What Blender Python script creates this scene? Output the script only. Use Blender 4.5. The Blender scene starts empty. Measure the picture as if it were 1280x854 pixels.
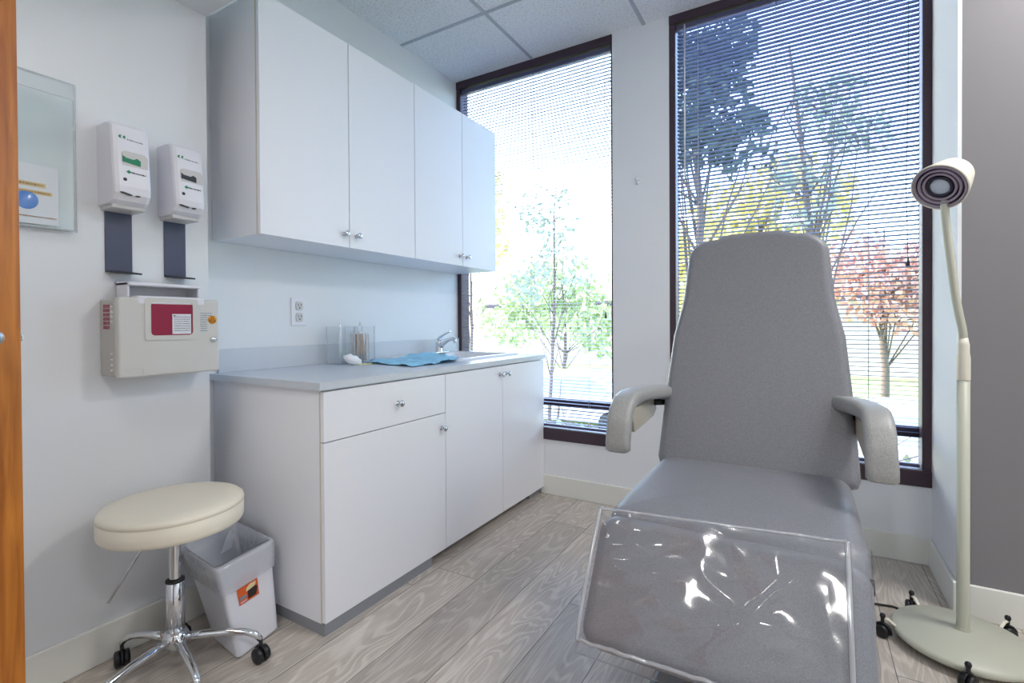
import bpy, bmesh, math, random
from mathutils import Vector, Matrix, noise

random.seed(7)
SC = bpy.context.scene
COL = SC.collection
PI = math.pi

# ------------------------------------------------------------------ camera
YAW, PITCH, ROLL = math.radians(-30.533), math.radians(-0.4885), math.radians(-0.327)
F_PX, PY = 619.3, 409.06
fw = Vector((math.sin(YAW) * math.cos(PITCH), math.cos(YAW) * math.cos(PITCH), math.sin(PITCH)))
r0 = Vector((math.cos(YAW), -math.sin(YAW), 0)); u0 = r0.cross(fw)
rr = r0 * math.cos(ROLL) + u0 * math.sin(ROLL)
uu = -r0 * math.sin(ROLL) + u0 * math.cos(ROLL)
cam = bpy.data.cameras.new('camera')
cam.sensor_width = 36.0; cam.lens = F_PX / 1280 * 36
cam.shift_y = -(427 - PY) / 1280
cam.clip_start = 0.02; cam.clip_end = 300
camo = bpy.data.objects.new('camera', cam); COL.objects.link(camo)
M = Matrix(((rr.x, uu.x, -fw.x, 0), (rr.y, uu.y, -fw.y, 0), (rr.z, uu.z, -fw.z, 1.13), (0, 0, 0, 1)))
camo.matrix_world = M
SC.camera = camo

# ------------------------------------------------------------------ world, sun, exposure
SC.view_settings.view_transform = 'Standard'
SC.view_settings.look = 'None'
SC.view_settings.gamma = 1
SC.view_settings.use_curve_mapping = False
SC.view_settings.exposure = 0.0
w = bpy.data.worlds.new('sky'); SC.world = w; w.use_nodes = True
wn = w.node_tree.nodes; wl_ = w.node_tree.links
sky = wn.new('ShaderNodeTexSky'); sky.sky_type = 'NISHITA'; sky.sun_disc = False
sky.sun_elevation = math.radians(38); sky.sun_rotation = math.radians(-78)
sky.air_density = 1.0; sky.dust_density = 1.6; sky.ozone_density = 2.4
bg = wn['Background']; bg.inputs['Strength'].default_value = 2.0
wl_.new(sky.outputs[0], bg.inputs[0])
SC.cycles.use_denoising = True
SC.cycles.max_bounces = 10; SC.cycles.diffuse_bounces = 5; SC.cycles.glossy_bounces = 4
SC.cycles.transparent_max_bounces = 24; SC.cycles.transmission_bounces = 6
SC.cycles.sample_clamp_indirect = 6.0
SC.cycles.caustics_reflective = False; SC.cycles.caustics_refractive = False

sun = bpy.data.lights.new('sun', 'SUN'); sun.energy = 8.0; sun.angle = math.radians(1.0); sun.color = (1, .95, .86)
so = bpy.data.objects.new('sun', sun); COL.objects.link(so)
so.rotation_euler = Vector((0.86, 0.28, -0.78)).to_track_quat('-Z', 'Y').to_euler()
so.location = (-20, -5, 20)

FILL_MAIN, FILL_LOW = 34, (4.0, 13, 18)      # added fill lights under the ceilings, watts


def area(name, loc, sx, sy, watts, color=(1, .97, .93), rot=(0, 0, 0), portal=False):
    l = bpy.data.lights.new(name, 'AREA'); l.shape = 'RECTANGLE'; l.size = sx; l.size_y = sy
    l.energy = watts; l.color = color
    if portal: l.cycles.is_portal = True
    o = bpy.data.objects.new(name, l); COL.objects.link(o); o.location = loc; o.rotation_euler = rot
    return o


# room planes
W, CZ, CLOW = 2.936, 2.89, 2.345           # window wall, ceilings
WL, WC, CF = -2.032, -2.195, -1.488        # left wall, wall behind the cabinets, cabinet front
YN, YL = 1.185, 1.081                      # cabinet end, end of the left wall
XR, YR = 0.505, 2.5                        # pier beside the window
ZC = 0.92

# ------------------------------------------------------------------ materials


def lin(c):
    c = c / 255.0
    return c / 12.92 if c <= .04045 else ((c + .055) / 1.055) ** 2.4


def rgb(*c): return (lin(c[0]), lin(c[1]), lin(c[2]), 1)


def mat(name, col, rough=.5, metal=0, bump=0, bscale=200, spec=.5, emit=None, coat=0, trans=0, ior=1.45, alpha=1, var=0, vscale=3):
    m = bpy.data.materials.new(name); m.use_nodes = True
    nt = m.node_tree; b = nt.nodes['Principled BSDF']
    b.inputs['Base Color'].default_value = rgb(*col)
    b.inputs['Roughness'].default_value = rough
    b.inputs['Metallic'].default_value = metal
    b.inputs['Specular IOR Level'].default_value = spec
    b.inputs['IOR'].default_value = ior
    b.inputs['Coat Weight'].default_value = coat
    b.inputs['Transmission Weight'].default_value = trans
    b.inputs['Alpha'].default_value = alpha
    if emit:
        b.inputs['Emission Color'].default_value = rgb(*emit[0]); b.inputs['Emission Strength'].default_value = emit[1]
    tc = nt.nodes.new('ShaderNodeTexCoord')
    if bump:
        n = nt.nodes.new('ShaderNodeTexNoise'); n.inputs['Scale'].default_value = bscale; n.inputs['Detail'].default_value = 4
        bp = nt.nodes.new('ShaderNodeBump'); bp.inputs['Strength'].default_value = bump; bp.inputs['Distance'].default_value = .002
        nt.links.new(tc.outputs['Object'], n.inputs['Vector'])
        nt.links.new(n.outputs['Fac'], bp.inputs['Height']); nt.links.new(bp.outputs['Normal'], b.inputs['Normal'])
    if var:
        n2 = nt.nodes.new('ShaderNodeTexNoise'); n2.inputs['Scale'].default_value = vscale
        mx = nt.nodes.new('ShaderNodeMix'); mx.data_type = 'RGBA'; mx.blend_type = 'MULTIPLY'
        rp = nt.nodes.new('ShaderNodeMapRange'); rp.inputs['To Min'].default_value = 1 - var; rp.inputs['To Max'].default_value = 1 + var
        nt.links.new(tc.outputs['Object'], n2.inputs['Vector'])
        nt.links.new(n2.outputs['Fac'], rp.inputs['Value'])
        mx.inputs[0].default_value = 1; mx.inputs[6].default_value = rgb(*col)
        nt.links.new(rp.outputs[0], mx.inputs[7]); nt.links.new(mx.outputs[2], b.inputs['Base Color'])
    return m


def clear_mat(name, tint=(1, 1, 1), gloss=1.0, rough=.03, bump=0, bscale=20, haze=0.0, hazecol=(230, 235, 240)):
    """thin clear sheet: straight-through transparency plus a Fresnel reflection"""
    m = bpy.data.materials.new(name); m.use_nodes = True
    nt = m.node_tree; nt.nodes.remove(nt.nodes['Principled BSDF'])
    out = nt.nodes['Material Output']
    tr = nt.nodes.new('ShaderNodeBsdfTransparent'); tr.inputs[0].default_value = (*tint, 1)
    gl = nt.nodes.new('ShaderNodeBsdfGlossy'); gl.inputs['Roughness'].default_value = rough
    fr = nt.nodes.new('ShaderNodeLayerWeight'); fr.inputs['Blend'].default_value = .5
    pw = nt.nodes.new('ShaderNodeMath'); pw.operation = 'POWER'; pw.inputs[1].default_value = 5
    ad = nt.nodes.new('ShaderNodeMath'); ad.operation = 'ADD'; ad.inputs[1].default_value = .045
    mu = nt.nodes.new('ShaderNodeMath'); mu.operation = 'MULTIPLY'; mu.inputs[1].default_value = gloss; mu.use_clamp = True
    mix = nt.nodes.new('ShaderNodeMixShader')
    nt.links.new(fr.outputs['Facing'], pw.inputs[0]); nt.links.new(pw.outputs[0], ad.inputs[0]); nt.links.new(ad.outputs[0], mu.inputs[0]); nt.links.new(mu.outputs[0], mix.inputs[0])
    src = tr.outputs[0]
    if haze:
        df = nt.nodes.new('ShaderNodeBsdfDiffuse'); df.inputs[0].default_value = rgb(*hazecol)
        m2 = nt.nodes.new('ShaderNodeMixShader'); m2.inputs[0].default_value = haze
        nt.links.new(tr.outputs[0], m2.inputs[1]); nt.links.new(df.outputs[0], m2.inputs[2]); src = m2.outputs[0]
    nt.links.new(src, mix.inputs[1]); nt.links.new(gl.outputs[0], mix.inputs[2])
    nt.links.new(mix.outputs[0], out.inputs[0])
    if bump:
        tc = nt.nodes.new('ShaderNodeTexCoord')
        n = nt.nodes.new('ShaderNodeTexNoise'); n.inputs['Scale'].default_value = bscale; n.inputs['Detail'].default_value = 3; n.inputs['Distortion'].default_value = 1.2
        bp = nt.nodes.new('ShaderNodeBump'); bp.inputs['Strength'].default_value = bump; bp.inputs['Distance'].default_value = .01
        nt.links.new(tc.outputs['Object'], n.inputs['Vector'])
        nt.links.new(n.outputs['Fac'], bp.inputs['Height'])
        nt.links.new(bp.outputs[0], gl.inputs['Normal']); nt.links.new(bp.outputs[0], fr.inputs['Normal'])
    return m


def floor_mat():
    m = bpy.data.materials.new('plank_floor'); m.use_nodes = True
    nt = m.node_tree; N = nt.nodes; L = nt.links; b = N['Principled BSDF']
    tc = N.new('ShaderNodeTexCoord'); sp = N.new('ShaderNodeSeparateXYZ'); L.new(tc.outputs['Object'], sp.inputs[0])

    def math_(op, a, b_=None, c=None):
        n = N.new('ShaderNodeMath'); n.operation = op
        for i, v in enumerate((a, b_, c)):
            if v is None: continue
            if isinstance(v, (int, float)): n.inputs[i].default_value = v
            else: L.new(v, n.inputs[i])
        return n.outputs[0]
    PWID = .2135
    xs = math_('DIVIDE', math_('ADD', sp.outputs[0], 1.028 + 20 * PWID), PWID)
    pid = math_('FLOOR', xs); fx = math_('FRACT', xs)
    hsh = math_('FRACT', math_('MULTIPLY', math_('SINE', math_('MULTIPLY', pid, 12.9898)), 43758.5))
    # the seam in the plank starting at x=-1.028 sits at y=1.70
    hsh20 = (math.sin(20 * 12.9898) * 43758.5) % 1.0
    ys = math_('DIVIDE', math_('ADD', sp.outputs[1], math_('ADD', math_('MULTIPLY', hsh, 1.5), 30 * 1.5 - 1.70 - hsh20 * 1.5)), 1.5)
    sid = math_('FLOOR', ys); fy = math_('FRACT', ys)
    cid = N.new('ShaderNodeCombineXYZ'); L.new(pid, cid.inputs[0]); L.new(sid, cid.inputs[1])
    wnz = N.new('ShaderNodeTexWhiteNoise'); wnz.noise_dimensions = '2D'; L.new(cid.outputs[0], wnz.inputs['Vector'])
    # grain coordinates, shifted per plank
    gv = N.new('ShaderNodeCombineXYZ')
    L.new(math_('ADD', sp.outputs[0], math_('MULTIPLY', wnz.outputs['Value'], 7.3)), gv.inputs[0])
    L.new(math_('ADD', math_('MULTIPLY', sp.outputs[1], .16), math_('MULTIPLY', pid, 3.7)), gv.inputs[1])
    big = N.new('ShaderNodeTexNoise'); big.inputs['Scale'].default_value = 5.5; big.inputs['Detail'].default_value = 2.5; big.inputs['Distortion'].default_value = .5
    L.new(gv.outputs[0], big.inputs['Vector'])
    rings = math_('SINE', math_('MULTIPLY', big.outputs['Fac'], 150))
    rmask = N.new('ShaderNodeMapRange'); rmask.inputs['From Min'].default_value = .1; rmask.inputs['From Max'].default_value = 1; L.new(rings, rmask.inputs['Value'])
    fg = N.new('ShaderNodeCombineXYZ')
    L.new(math_('MULTIPLY', sp.outputs[0], 1), fg.inputs[0]); L.new(math_('MULTIPLY', sp.outputs[1], .06), fg.inputs[1])
    fine = N.new('ShaderNodeTexNoise'); fine.inputs['Scale'].default_value = 160; fine.inputs['Detail'].default_value = 5; fine.inputs['Roughness'].default_value = .65
    L.new(fg.outputs[0], fine.inputs['Vector'])
    blot = N.new('ShaderNodeTexNoise'); blot.inputs['Scale'].default_value = 9; blot.inputs['Detail'].default_value = 3
    L.new(gv.outputs[0], blot.inputs['Vector'])
    cr = N.new('ShaderNodeValToRGB')
    cr.color_ramp.elements[0].position = .3; cr.color_ramp.elements[0].color = rgb(160, 151, 142)
    cr.color_ramp.elements[1].position = .72; cr.color_ramp.elements[1].color = rgb(210, 201, 192)
    L.new(math_('ADD', math_('MULTIPLY', fine.outputs['Fac'], .55), math_('MULTIPLY', blot.outputs['Fac'], .45)), cr.inputs[0])
    mx = N.new('ShaderNodeMix'); mx.data_type = 'RGBA'
    fmask = math_('MULTIPLY', math_('MULTIPLY', rmask.outputs[0], .55), math_('POWER', fine.outputs['Fac'], .7))
    L.new(fmask, mx.inputs[0]); L.new(cr.outputs[0], mx.inputs[6]); mx.inputs[7].default_value = rgb(236, 229, 220)
    # plank tint and seams
    tint = N.new('ShaderNodeMapRange'); tint.inputs['To Min'].default_value = .88; tint.inputs['To Max'].default_value = 1.07; L.new(wnz.outputs['Value'], tint.inputs['Value'])
    m2 = N.new('ShaderNodeMix'); m2.data_type = 'RGBA'; m2.blend_type = 'MULTIPLY'; m2.inputs[0].default_value = 1
    L.new(mx.outputs[2], m2.inputs[6]); L.new(tint.outputs[0], m2.inputs[7])
    ex = math_('MINIMUM', fx, math_('SUBTRACT', 1, fx)); ey = math_('MINIMUM', fy, math_('SUBTRACT', 1, fy))
    sx = math_('LESS_THAN', ex, .007); sy = math_('LESS_THAN', ey, .0011)
    seam = math_('MAXIMUM', sx, sy)
    m3 = N.new('ShaderNodeMix'); m3.data_type = 'RGBA'; L.new(math_('MULTIPLY', seam, .75), m3.inputs[0])
    L.new(m2.outputs[2], m3.inputs[6]); m3.inputs[7].default_value = rgb(46, 42, 40)
    L.new(m3.outputs[2], b.inputs['Base Color'])
    b.inputs['Roughness'].default_value = .38
    bp = N.new('ShaderNodeBump'); bp.inputs['Strength'].default_value = .25; bp.inputs['Distance'].default_value = .002
    L.new(math_('SUBTRACT', fine.outputs['Fac'], seam), bp.inputs['Height']); L.new(bp.outputs[0], b.inputs['Normal'])
    return m


def tile_mat():
    m = mat('ceiling_tile', (198, 205, 208), .95)
    nt = m.node_tree; N = nt.nodes; L = nt.links; b = N['Principled BSDF']
    tc = N.new('ShaderNodeTexCoord')
    v = N.new('ShaderNodeTexVoronoi'); v.inputs['Scale'].default_value = 70
    n = N.new('ShaderNodeTexNoise'); n.inputs['Scale'].default_value = 90; n.inputs['Detail'].default_value = 6; n.inputs['Roughness'].default_value = .8
    L.new(tc.outputs['Object'], v.inputs['Vector']); L.new(tc.outputs['Object'], n.inputs['Vector'])
    cr = N.new('ShaderNodeValToRGB'); cr.color_ramp.elements[0].position = .38; cr.color_ramp.elements[0].color = rgb(206, 212, 219)
    cr.color_ramp.elements[1].position = .5; cr.color_ramp.elements[1].color = rgb(242, 245, 248)
    L.new(n.outputs['Fac'], cr.inputs[0]); L.new(cr.outputs[0], b.inputs['Base Color'])
    bp = N.new('ShaderNodeBump'); bp.inputs['Strength'].default_value = .6; bp.inputs['Distance'].default_value = .004
    L.new(n.outputs['Fac'], bp.inputs['Height']); L.new(bp.outputs[0], b.inputs['Normal'])
    return m


def wood_mat():
    m = mat('door_wood', (168, 98, 30), .35)
    nt = m.node_tree; N = nt.nodes; L = nt.links; b = N['Principled BSDF']
    tc = N.new('ShaderNodeTexCoord'); mp = N.new('ShaderNodeMapping'); mp.inputs['Scale'].default_value = (9, 9, .7)
    n = N.new('ShaderNodeTexNoise'); n.inputs['Scale'].default_value = 6; n.inputs['Detail'].default_value = 6; n.inputs['Distortion'].default_value = .6
    L.new(tc.outputs['Object'], mp.inputs[0]); L.new(mp.outputs[0], n.inputs['Vector'])
    cr = N.new('ShaderNodeValToRGB'); cr.color_ramp.elements[0].position = .3; cr.color_ramp.elements[0].color = rgb(138, 74, 22)
    cr.color_ramp.elements[1].position = .7; cr.color_ramp.elements[1].color = rgb(196, 124, 48)
    L.new(n.outputs['Fac'], cr.inputs[0]); L.new(cr.outputs[0], b.inputs['Base Color'])
    return m


def vinyl_mat(name, col, rough=.42):
    m = mat(name, col, rough, spec=.6)
    nt = m.node_tree; N = nt.nodes; L = nt.links; b = N['Principled BSDF']
    tc = N.new('ShaderNodeTexCoord')
    v = N.new('ShaderNodeTexNoise'); v.inputs['Scale'].default_value = 420; v.inputs['Detail'].default_value = 2
    L.new(tc.outputs['Object'], v.inputs['Vector'])
    bp = N.new('ShaderNodeBump'); bp.inputs['Strength'].default_value = .35; bp.inputs['Distance'].default_value = .0015
    L.new(v.outputs['Fac'], bp.inputs['Height']); L.new(bp.outputs[0], b.inputs['Normal'])
    mr = N.new('ShaderNodeMapRange'); mr.inputs['From Min'].default_value = .35; mr.inputs['From Max'].default_value = .65
    mr.inputs['To Min'].default_value = .82; mr.inputs['To Max'].default_value = 1.15
    L.new(v.outputs['Fac'], mr.inputs['Value'])
    mx = N.new('ShaderNodeMix'); mx.data_type = 'RGBA'; mx.blend_type = 'MULTIPLY'; mx.inputs[0].default_value = 1
    mx.inputs[6].default_value = rgb(*col); L.new(mr.outputs[0], mx.inputs[7]); L.new(mx.outputs[2], b.inputs['Base Color'])
    return m


def ground_mat():
    m = mat('parking_ground', (150, 150, 150), .9)
    nt = m.node_tree; N = nt.nodes; L = nt.links; b = N['Principled BSDF']
    tc = N.new('ShaderNodeTexCoord')
    n = N.new('ShaderNodeTexNoise'); n.inputs['Scale'].default_value = 1.5; n.inputs['Detail'].default_value = 8
    L.new(tc.outputs['Object'], n.inputs['Vector'])
    cr = N.new('ShaderNodeValToRGB'); cr.color_ramp.elements[0].color = rgb(150, 150, 152); cr.color_ramp.elements[1].color = rgb(205, 204, 202)
    L.new(n.outputs['Fac'], cr.inputs[0]); L.new(cr.outputs[0], b.inputs['Base Color'])
    return m


M_ = dict(
    wall=mat('wall_paint', (226, 230, 235), .85, bump=.08, bscale=120),
    wallw=mat('window_wall_paint', (232, 235, 240), .8, bump=.08, bscale=120),
    accent=mat('grey_wall_paint', (132, 130, 134), .85, bump=.08, bscale=120),
    lowceil=mat('low_ceiling_paint', (222, 228, 232), .9),
    base=mat('baseboard_paint', (230, 231, 226), .5),
    floor=floor_mat(), tile=tile_mat(), grid=mat('ceiling_grid', (176, 184, 192), .6),
    cab=mat('cabinet_laminate', (236, 237, 243), .38, spec=.5),
    edge=mat('edge_band', (212, 204, 190), .5),
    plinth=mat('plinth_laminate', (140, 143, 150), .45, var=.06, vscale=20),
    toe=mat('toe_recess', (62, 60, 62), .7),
    counter=mat('counter_laminate', (200, 206, 215), .32, bump=.03, bscale=300),
    chrome=mat('chrome', (225, 228, 232), .09, 1),
    nickel=mat('brushed_nickel', (205, 207, 212), .22, 1),
    sink=mat('white_porcelain', (236, 238, 242), .15, spec=.6),
    frame=mat('bronze_frame', (74, 60, 70), .42, .35),
    frameb=mat('bronze_frame_side', (58, 56, 78), .4, .3),
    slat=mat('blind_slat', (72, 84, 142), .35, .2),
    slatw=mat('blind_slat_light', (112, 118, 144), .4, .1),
    rail=mat('blind_rail', (92, 90, 120), .35, .4),
    cord=mat('blind_cord', (190, 190, 196), .7),
    cordd=mat('dark_cord', (70, 72, 88), .7),
    wand=clear_mat('clear_wand', (.9, .92, .95), 2.5, .1, haze=.5),
    glass=clear_mat('window_glass', (.97, .99, 1), .6, .0),
    vinyl=vinyl_mat('grey_vinyl', (127, 129, 137)),
    arm=vinyl_mat('arm_vinyl', (158, 160, 160), .38),
    bracket=mat('arm_bracket', (178, 172, 158), .5),
    black=mat('black_plastic', (22, 23, 27), .4, bump=.05),
    wheel=mat('caster_rubber', (28, 29, 34), .3),
    darkmetal=mat('dark_steel', (52, 53, 58), .4, .6),
    film=clear_mat('clear_vinyl_film', (.95, .96, .98), 1.3, .11, bump=.06, bscale=7, haze=.04),
    seam=clear_mat('clear_vinyl_seam', (.8, .83, .86), 3.0, .14, haze=.38, hazecol=(222, 226, 234)),
    cream=mat('cream_vinyl', (232, 226, 210), .42, spec=.5, bump=.05, bscale=300),
    lampc=mat('lamp_enamel', (186, 188, 174), .4),
    lamph=mat('lamp_head_plastic', (222, 218, 204), .4),
    lampring=mat('lamp_ring_plastic', (150, 140, 158), .3),
    lampdark=mat('lamp_groove', (34, 32, 50), .4),
    lens=mat('lamp_lens', (190, 206, 222), .15, bump=1.0, bscale=220, coat=.5),
    wplast=mat('white_plastic', (226, 226, 234), .35),
    gplast=mat('grey_plastic', (200, 198, 198), .4),
    plate=mat('slate_plastic', (72, 78, 102), .4),
    green=mat('green_label', (14, 128, 92), .5),
    dark=mat('dark_print', (52, 56, 66), .6),
    greyp=mat('grey_print', (134, 138, 150), .6),
    bluep=mat('blue_print', (128, 142, 172), .6),
    beige=mat('sharps_plastic', (206, 205, 202), .45),
    beiged=mat('sharps_side_plastic', (186, 183, 178), .5),
    maroon=mat('maroon_plastic', (148, 34, 66), .25, coat=.3),
    orange=mat('orange_label', (222, 146, 30), .5),
    paper=mat('white_paper', (225, 226, 234), .7),
    acryl=clear_mat('clear_acrylic', (.975, .99, .99), .5, .03, haze=.03, hazecol=(220, 235, 240)),
    acrylb=clear_mat('acrylic_edge', (.96, .97, .98), 1.2, .1, haze=.45, hazecol=(235, 240, 245)),
    jar=clear_mat('clear_jar', (.985, .995, 1), .9, .03, haze=.06, hazecol=(240, 244, 250)),
    blueball=mat('blue_sticker', (18, 118, 214), .25, coat=.6),
    gold=mat('gold_print', (216, 186, 116), .6), brown=mat('brown_print', (150, 96, 40), .6),
    stick=mat('birch_stick', (196, 156, 116), .6, var=.12, vscale=60),
    cotton=mat('cotton', (242, 243, 248), .95, bump=.6, bscale=150),
    bluepad=mat('blue_pad', (150, 212, 244), .6, bump=.3, bscale=60),
    yellow=mat('pale_yellow', (226, 222, 164), .6),
    bin=mat('bin_plastic', (226, 228, 238), .35, alpha=1),
    bag=clear_mat('bin_bag', (.95, .97, .99), 1.8, .12, bump=.4, bscale=30, haze=.34, hazecol=(235, 238, 248)),
    lorange=mat('label_orange', (214, 92, 34), .45), lpink=mat('label_pink', (206, 176, 182), .5),
    lcream=mat('label_cream', (226, 206, 160), .5), lblack=mat('label_black', (44, 34, 34), .5),
    door=wood_mat(),
    diff=mat('fill_light_face', (250, 250, 250), .5, emit=((255, 250, 242), 4)),  # glowing face of the added fill lights
    ground=ground_mat(), grass=mat('lawn', (150, 170, 92), .9, var=.3, vscale=6),
    bark=mat('bark', (104, 88, 78), .9, bump=.6, bscale=30),
    car=mat('car_paint_white', (232, 234, 238), .2, coat=.8), carg=mat('car_glass', (150, 166, 188), .15), tyre=mat('tyre', (30, 30, 32), .8),
    brick=mat('far_wall', (196, 180, 168), .9),
)


def leaf_mat(name, col):
    m = mat(name, col, .7, var=.35, vscale=2.5)
    return m


# ------------------------------------------------------------------ mesh helpers
class MB:
    def __init__(self): self.v = []; self.f = []; self.mi = []; self.sm = []; self.mat = 0; self.smooth = False

    def add(self, vs, fs, smooth=None):
        n = len(self.v); self.v += [tuple(p) for p in vs]
        for f in fs:
            self.f.append([i + n for i in f]); self.mi.append(self.mat); self.sm.append(self.smooth if smooth is None else smooth)
        return self

    def box(self, x0, x1, y0, y1, z0, z1, bev=0, seg=2, mtx=None):
        bm = bmesh.new(); bmesh.ops.create_cube(bm, size=1)
        bmesh.ops.scale(bm, vec=(x1 - x0, y1 - y0, z1 - z0), verts=bm.verts)
        bmesh.ops.translate(bm, vec=((x0 + x1) / 2, (y0 + y1) / 2, (z0 + z1) / 2), verts=bm.verts)
        if bev: bmesh.ops.bevel(bm, geom=bm.edges[:], offset=bev, segments=seg, profile=.5, affect='EDGES', clamp_overlap=True)
        if mtx is not None: bmesh.ops.transform(bm, matrix=mtx, verts=bm.verts)
        bm.verts.index_update()
        self.add([v.co[:] for v in bm.verts], [[v.index for v in f.verts] for f in bm.faces], smooth=False)
        bm.free(); return self

    def tube(self, pts, r, seg=12, cap=True, closed=False):
        pts = [Vector(p) for p in pts]; n = len(pts)
        rs = r if isinstance(r, (list, tuple)) else [r] * n
        vs = []; up = Vector((0, 0, 1)); prev = None
        for i, p in enumerate(pts):
            if closed: t = pts[(i + 1) % n] - pts[i - 1]
            else: t = pts[min(i + 1, n - 1)] - pts[max(i - 1, 0)]
            t.normalize()
            if prev is None:
                a = up if abs(t.z) < .9 else Vector((1, 0, 0)); a = (a - t * a.dot(t)).normalized()
            else: a = (prev - t * prev.dot(t)).normalized()
            prev = a; b = t.cross(a)
            for k in range(seg):
                th = 2 * PI * k / seg
                vs.append(p + (a * math.cos(th) + b * math.sin(th)) * rs[i])
        fs = []
        m = n if closed else n - 1
        for i in range(m):
            j = (i + 1) % n
            for k in range(seg):
                k2 = (k + 1) % seg
                fs.append([i * seg + k, i * seg + k2, j * seg + k2, j * seg + k])
        self.add(vs, fs, smooth=True)
        if cap and not closed:
            self.add(vs[:seg], [list(range(seg))[::-1]], smooth=False); self.add(vs[-seg:], [list(range(seg))], smooth=False)
        return self

    def lathe(self, prof, c=(0, 0, 0), axis=(0, 0, 1), seg=32):
        """prof: (radius, height) pairs along axis"""
        ax = Vector(axis).normalized(); a = Vector((0, 0, 1)) if abs(ax.z) < .9 else Vector((1, 0, 0))
        a = (a - ax * a.dot(ax)).normalized(); b = ax.cross(a); c = Vector(c); vs = []; fs = []
        for (r, h) in prof:
            for k in range(seg):
                th = 2 * PI * k / seg; vs.append(c + ax * h + (a * math.cos(th) + b * math.sin(th)) * max(r, 1e-5))
        for i in range(len(prof) - 1):
            for k in range(seg):
                k2 = (k + 1) % seg; fs.append([i * seg + k, i * seg + k2, (i + 1) * seg + k2, (i + 1) * seg + k])
        return self.add(vs, fs, smooth=True)

    def prism(self, poly, n_vec):
        """flat polygon (3D points) extruded along n_vec"""
        p = [Vector(q) for q in poly]; n = len(p); nv = Vector(n_vec)
        vs = p + [q + nv for q in p]
        fs = [list(range(n))[::-1], list(range(n, 2 * n))] + [[i, (i + 1) % n, n + (i + 1) % n, n + i] for i in range(n)]
        return self.add(vs, fs, smooth=False)

    def pad(self, outline, T, frame, er=.03, puff=.01, layers=6, caps=6, bottom_flat=True):
        """upholstered pad: outline in (u,v), thickness T along w; frame(u,v,w)->xyz"""
        n = len(outline); cu = sum(p[0] for p in outline) / n; cv = sum(p[1] for p in outline) / n
        # outward normals
        nr = []
        for i in range(n):
            a = outline[i - 1]; b = outline[(i + 1) % n]; t = (b[0] - a[0], b[1] - a[1]); l = math.hypot(*t) or 1
            nx, ny = t[1] / l, -t[0] / l
            if nx * (outline[i][0] - cu) + ny * (outline[i][1] - cv) < 0: nx, ny = -nx, -ny
            nr.append((nx, ny))
        rings = []

        def ring(inset, wv, sc=1.0, pf=0):
            out = []
            for i, p in enumerate(outline):
                u = p[0] - nr[i][0] * inset; v = p[1] - nr[i][1] * inset
                u = cu + (u - cu) * sc; v = cv + (v - cv) * sc
                out.append(frame(u, v, wv + pf))
            return out
        for i in range(caps):                       # underside
            s = (i + .15) / caps; rings.append(ring(er, 0, s))
        for i in range(layers + 1):
            a = PI / 2 * i / layers; rings.append(ring(er * (1 - math.sin(a)), er * (1 - math.cos(a)) * 1.0))
        for i in range(layers + 1):
            a = PI / 2 * i / layers; rings.append(ring(er * (1 - math.cos(a)), T - er + er * math.sin(a)))
        for i in range(1, caps + 1):
            s = 1 - i / (caps + .001); s = max(s, .02)
            rings.append(ring(er, T, s, puff * (1 - s ** 2.2)))
        vs = [p for r_ in rings for p in r_]; fs = []
        for i in range(len(rings) - 1):
            for k in range(n):
                k2 = (k + 1) % n; fs.append([i * n + k, i * n + k2, (i + 1) * n + k2, (i + 1) * n + k])
        fs.append(list(range(n))[::-1]); fs.append([(len(rings) - 1) * n + k for k in range(n)])
        return self.add(vs, fs, smooth=True)

    def build(self, name, mats, parent=None, **props):
        me = bpy.data.meshes.new(name)
        off = Vector(parent['_w']) if parent is not None and '_w' in parent else Vector((0, 0, 0))
        me.from_pydata([(Vector(v) - off)[:] for v in self.v], [], self.f)
        if not isinstance(mats, (list, tuple)): mats = [mats]
        for m in mats: me.materials.append(m)
        for p, mi, s in zip(me.polygons, self.mi, self.sm): p.material_index = mi; p.use_smooth = s
        bm = bmesh.new(); bm.from_mesh(me); bmesh.ops.remove_doubles(bm, verts=bm.verts, dist=1e-6); bmesh.ops.recalc_face_normals(bm, faces=bm.faces); bm.to_mesh(me); bm.free()
        o = bpy.data.objects.new(name, me); COL.objects.link(o)
        if parent is not None: o.parent = parent; o['_w'] = tuple(off)
        for k, v in props.items(): o[k] = v
        return o


def thing(name, label, cat, loc, group=None):
    o = bpy.data.objects.new(name, None); COL.objects.link(o); o.location = loc
    o.empty_display_size = .05
    o['_w'] = tuple(loc); o['label'] = label; o['category'] = cat
    if group: o['group'] = group
    return o


def struct(name, mb, m, parent=None):
    o = mb.build(name, m, parent)
    if parent is None: o['kind'] = 'structure'
    return o


def tag(o, label, cat, group=None):
    o['label'] = label; o['category'] = cat
    if group: o['group'] = group
    return o


def rrect(u0, u1, v0, v1, r, n=6):
    rs = r if isinstance(r, (list, tuple)) else [r] * 4      # corners: (u0v0),(u1v0),(u1v1),(u0v1)
    out = []
    for (cx, cy, a0, q) in ((u0 + rs[0], v0 + rs[0], PI, rs[0]), (u1 - rs[1], v0 + rs[1], 1.5 * PI, rs[1]), (u1 - rs[2], v1 - rs[2], 0, rs[2]), (u0 + rs[3], v1 - rs[3], .5 * PI, rs[3])):
        for i in range(n + 1):
            a = a0 + PI / 2 * i / n; out.append((cx + q * math.cos(a), cy + q * math.sin(a)))
    return out


def densify(poly, step):
    out = []
    for i in range(len(poly)):
        a = poly[i]; b = poly[(i + 1) % len(poly)]; L = math.hypot(b[0] - a[0], b[1] - a[1]); k = max(1, int(L / step))
        for j in range(k): out.append((a[0] + (b[0] - a[0]) * j / k, a[1] + (b[1] - a[1]) * j / k))
    return out


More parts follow.
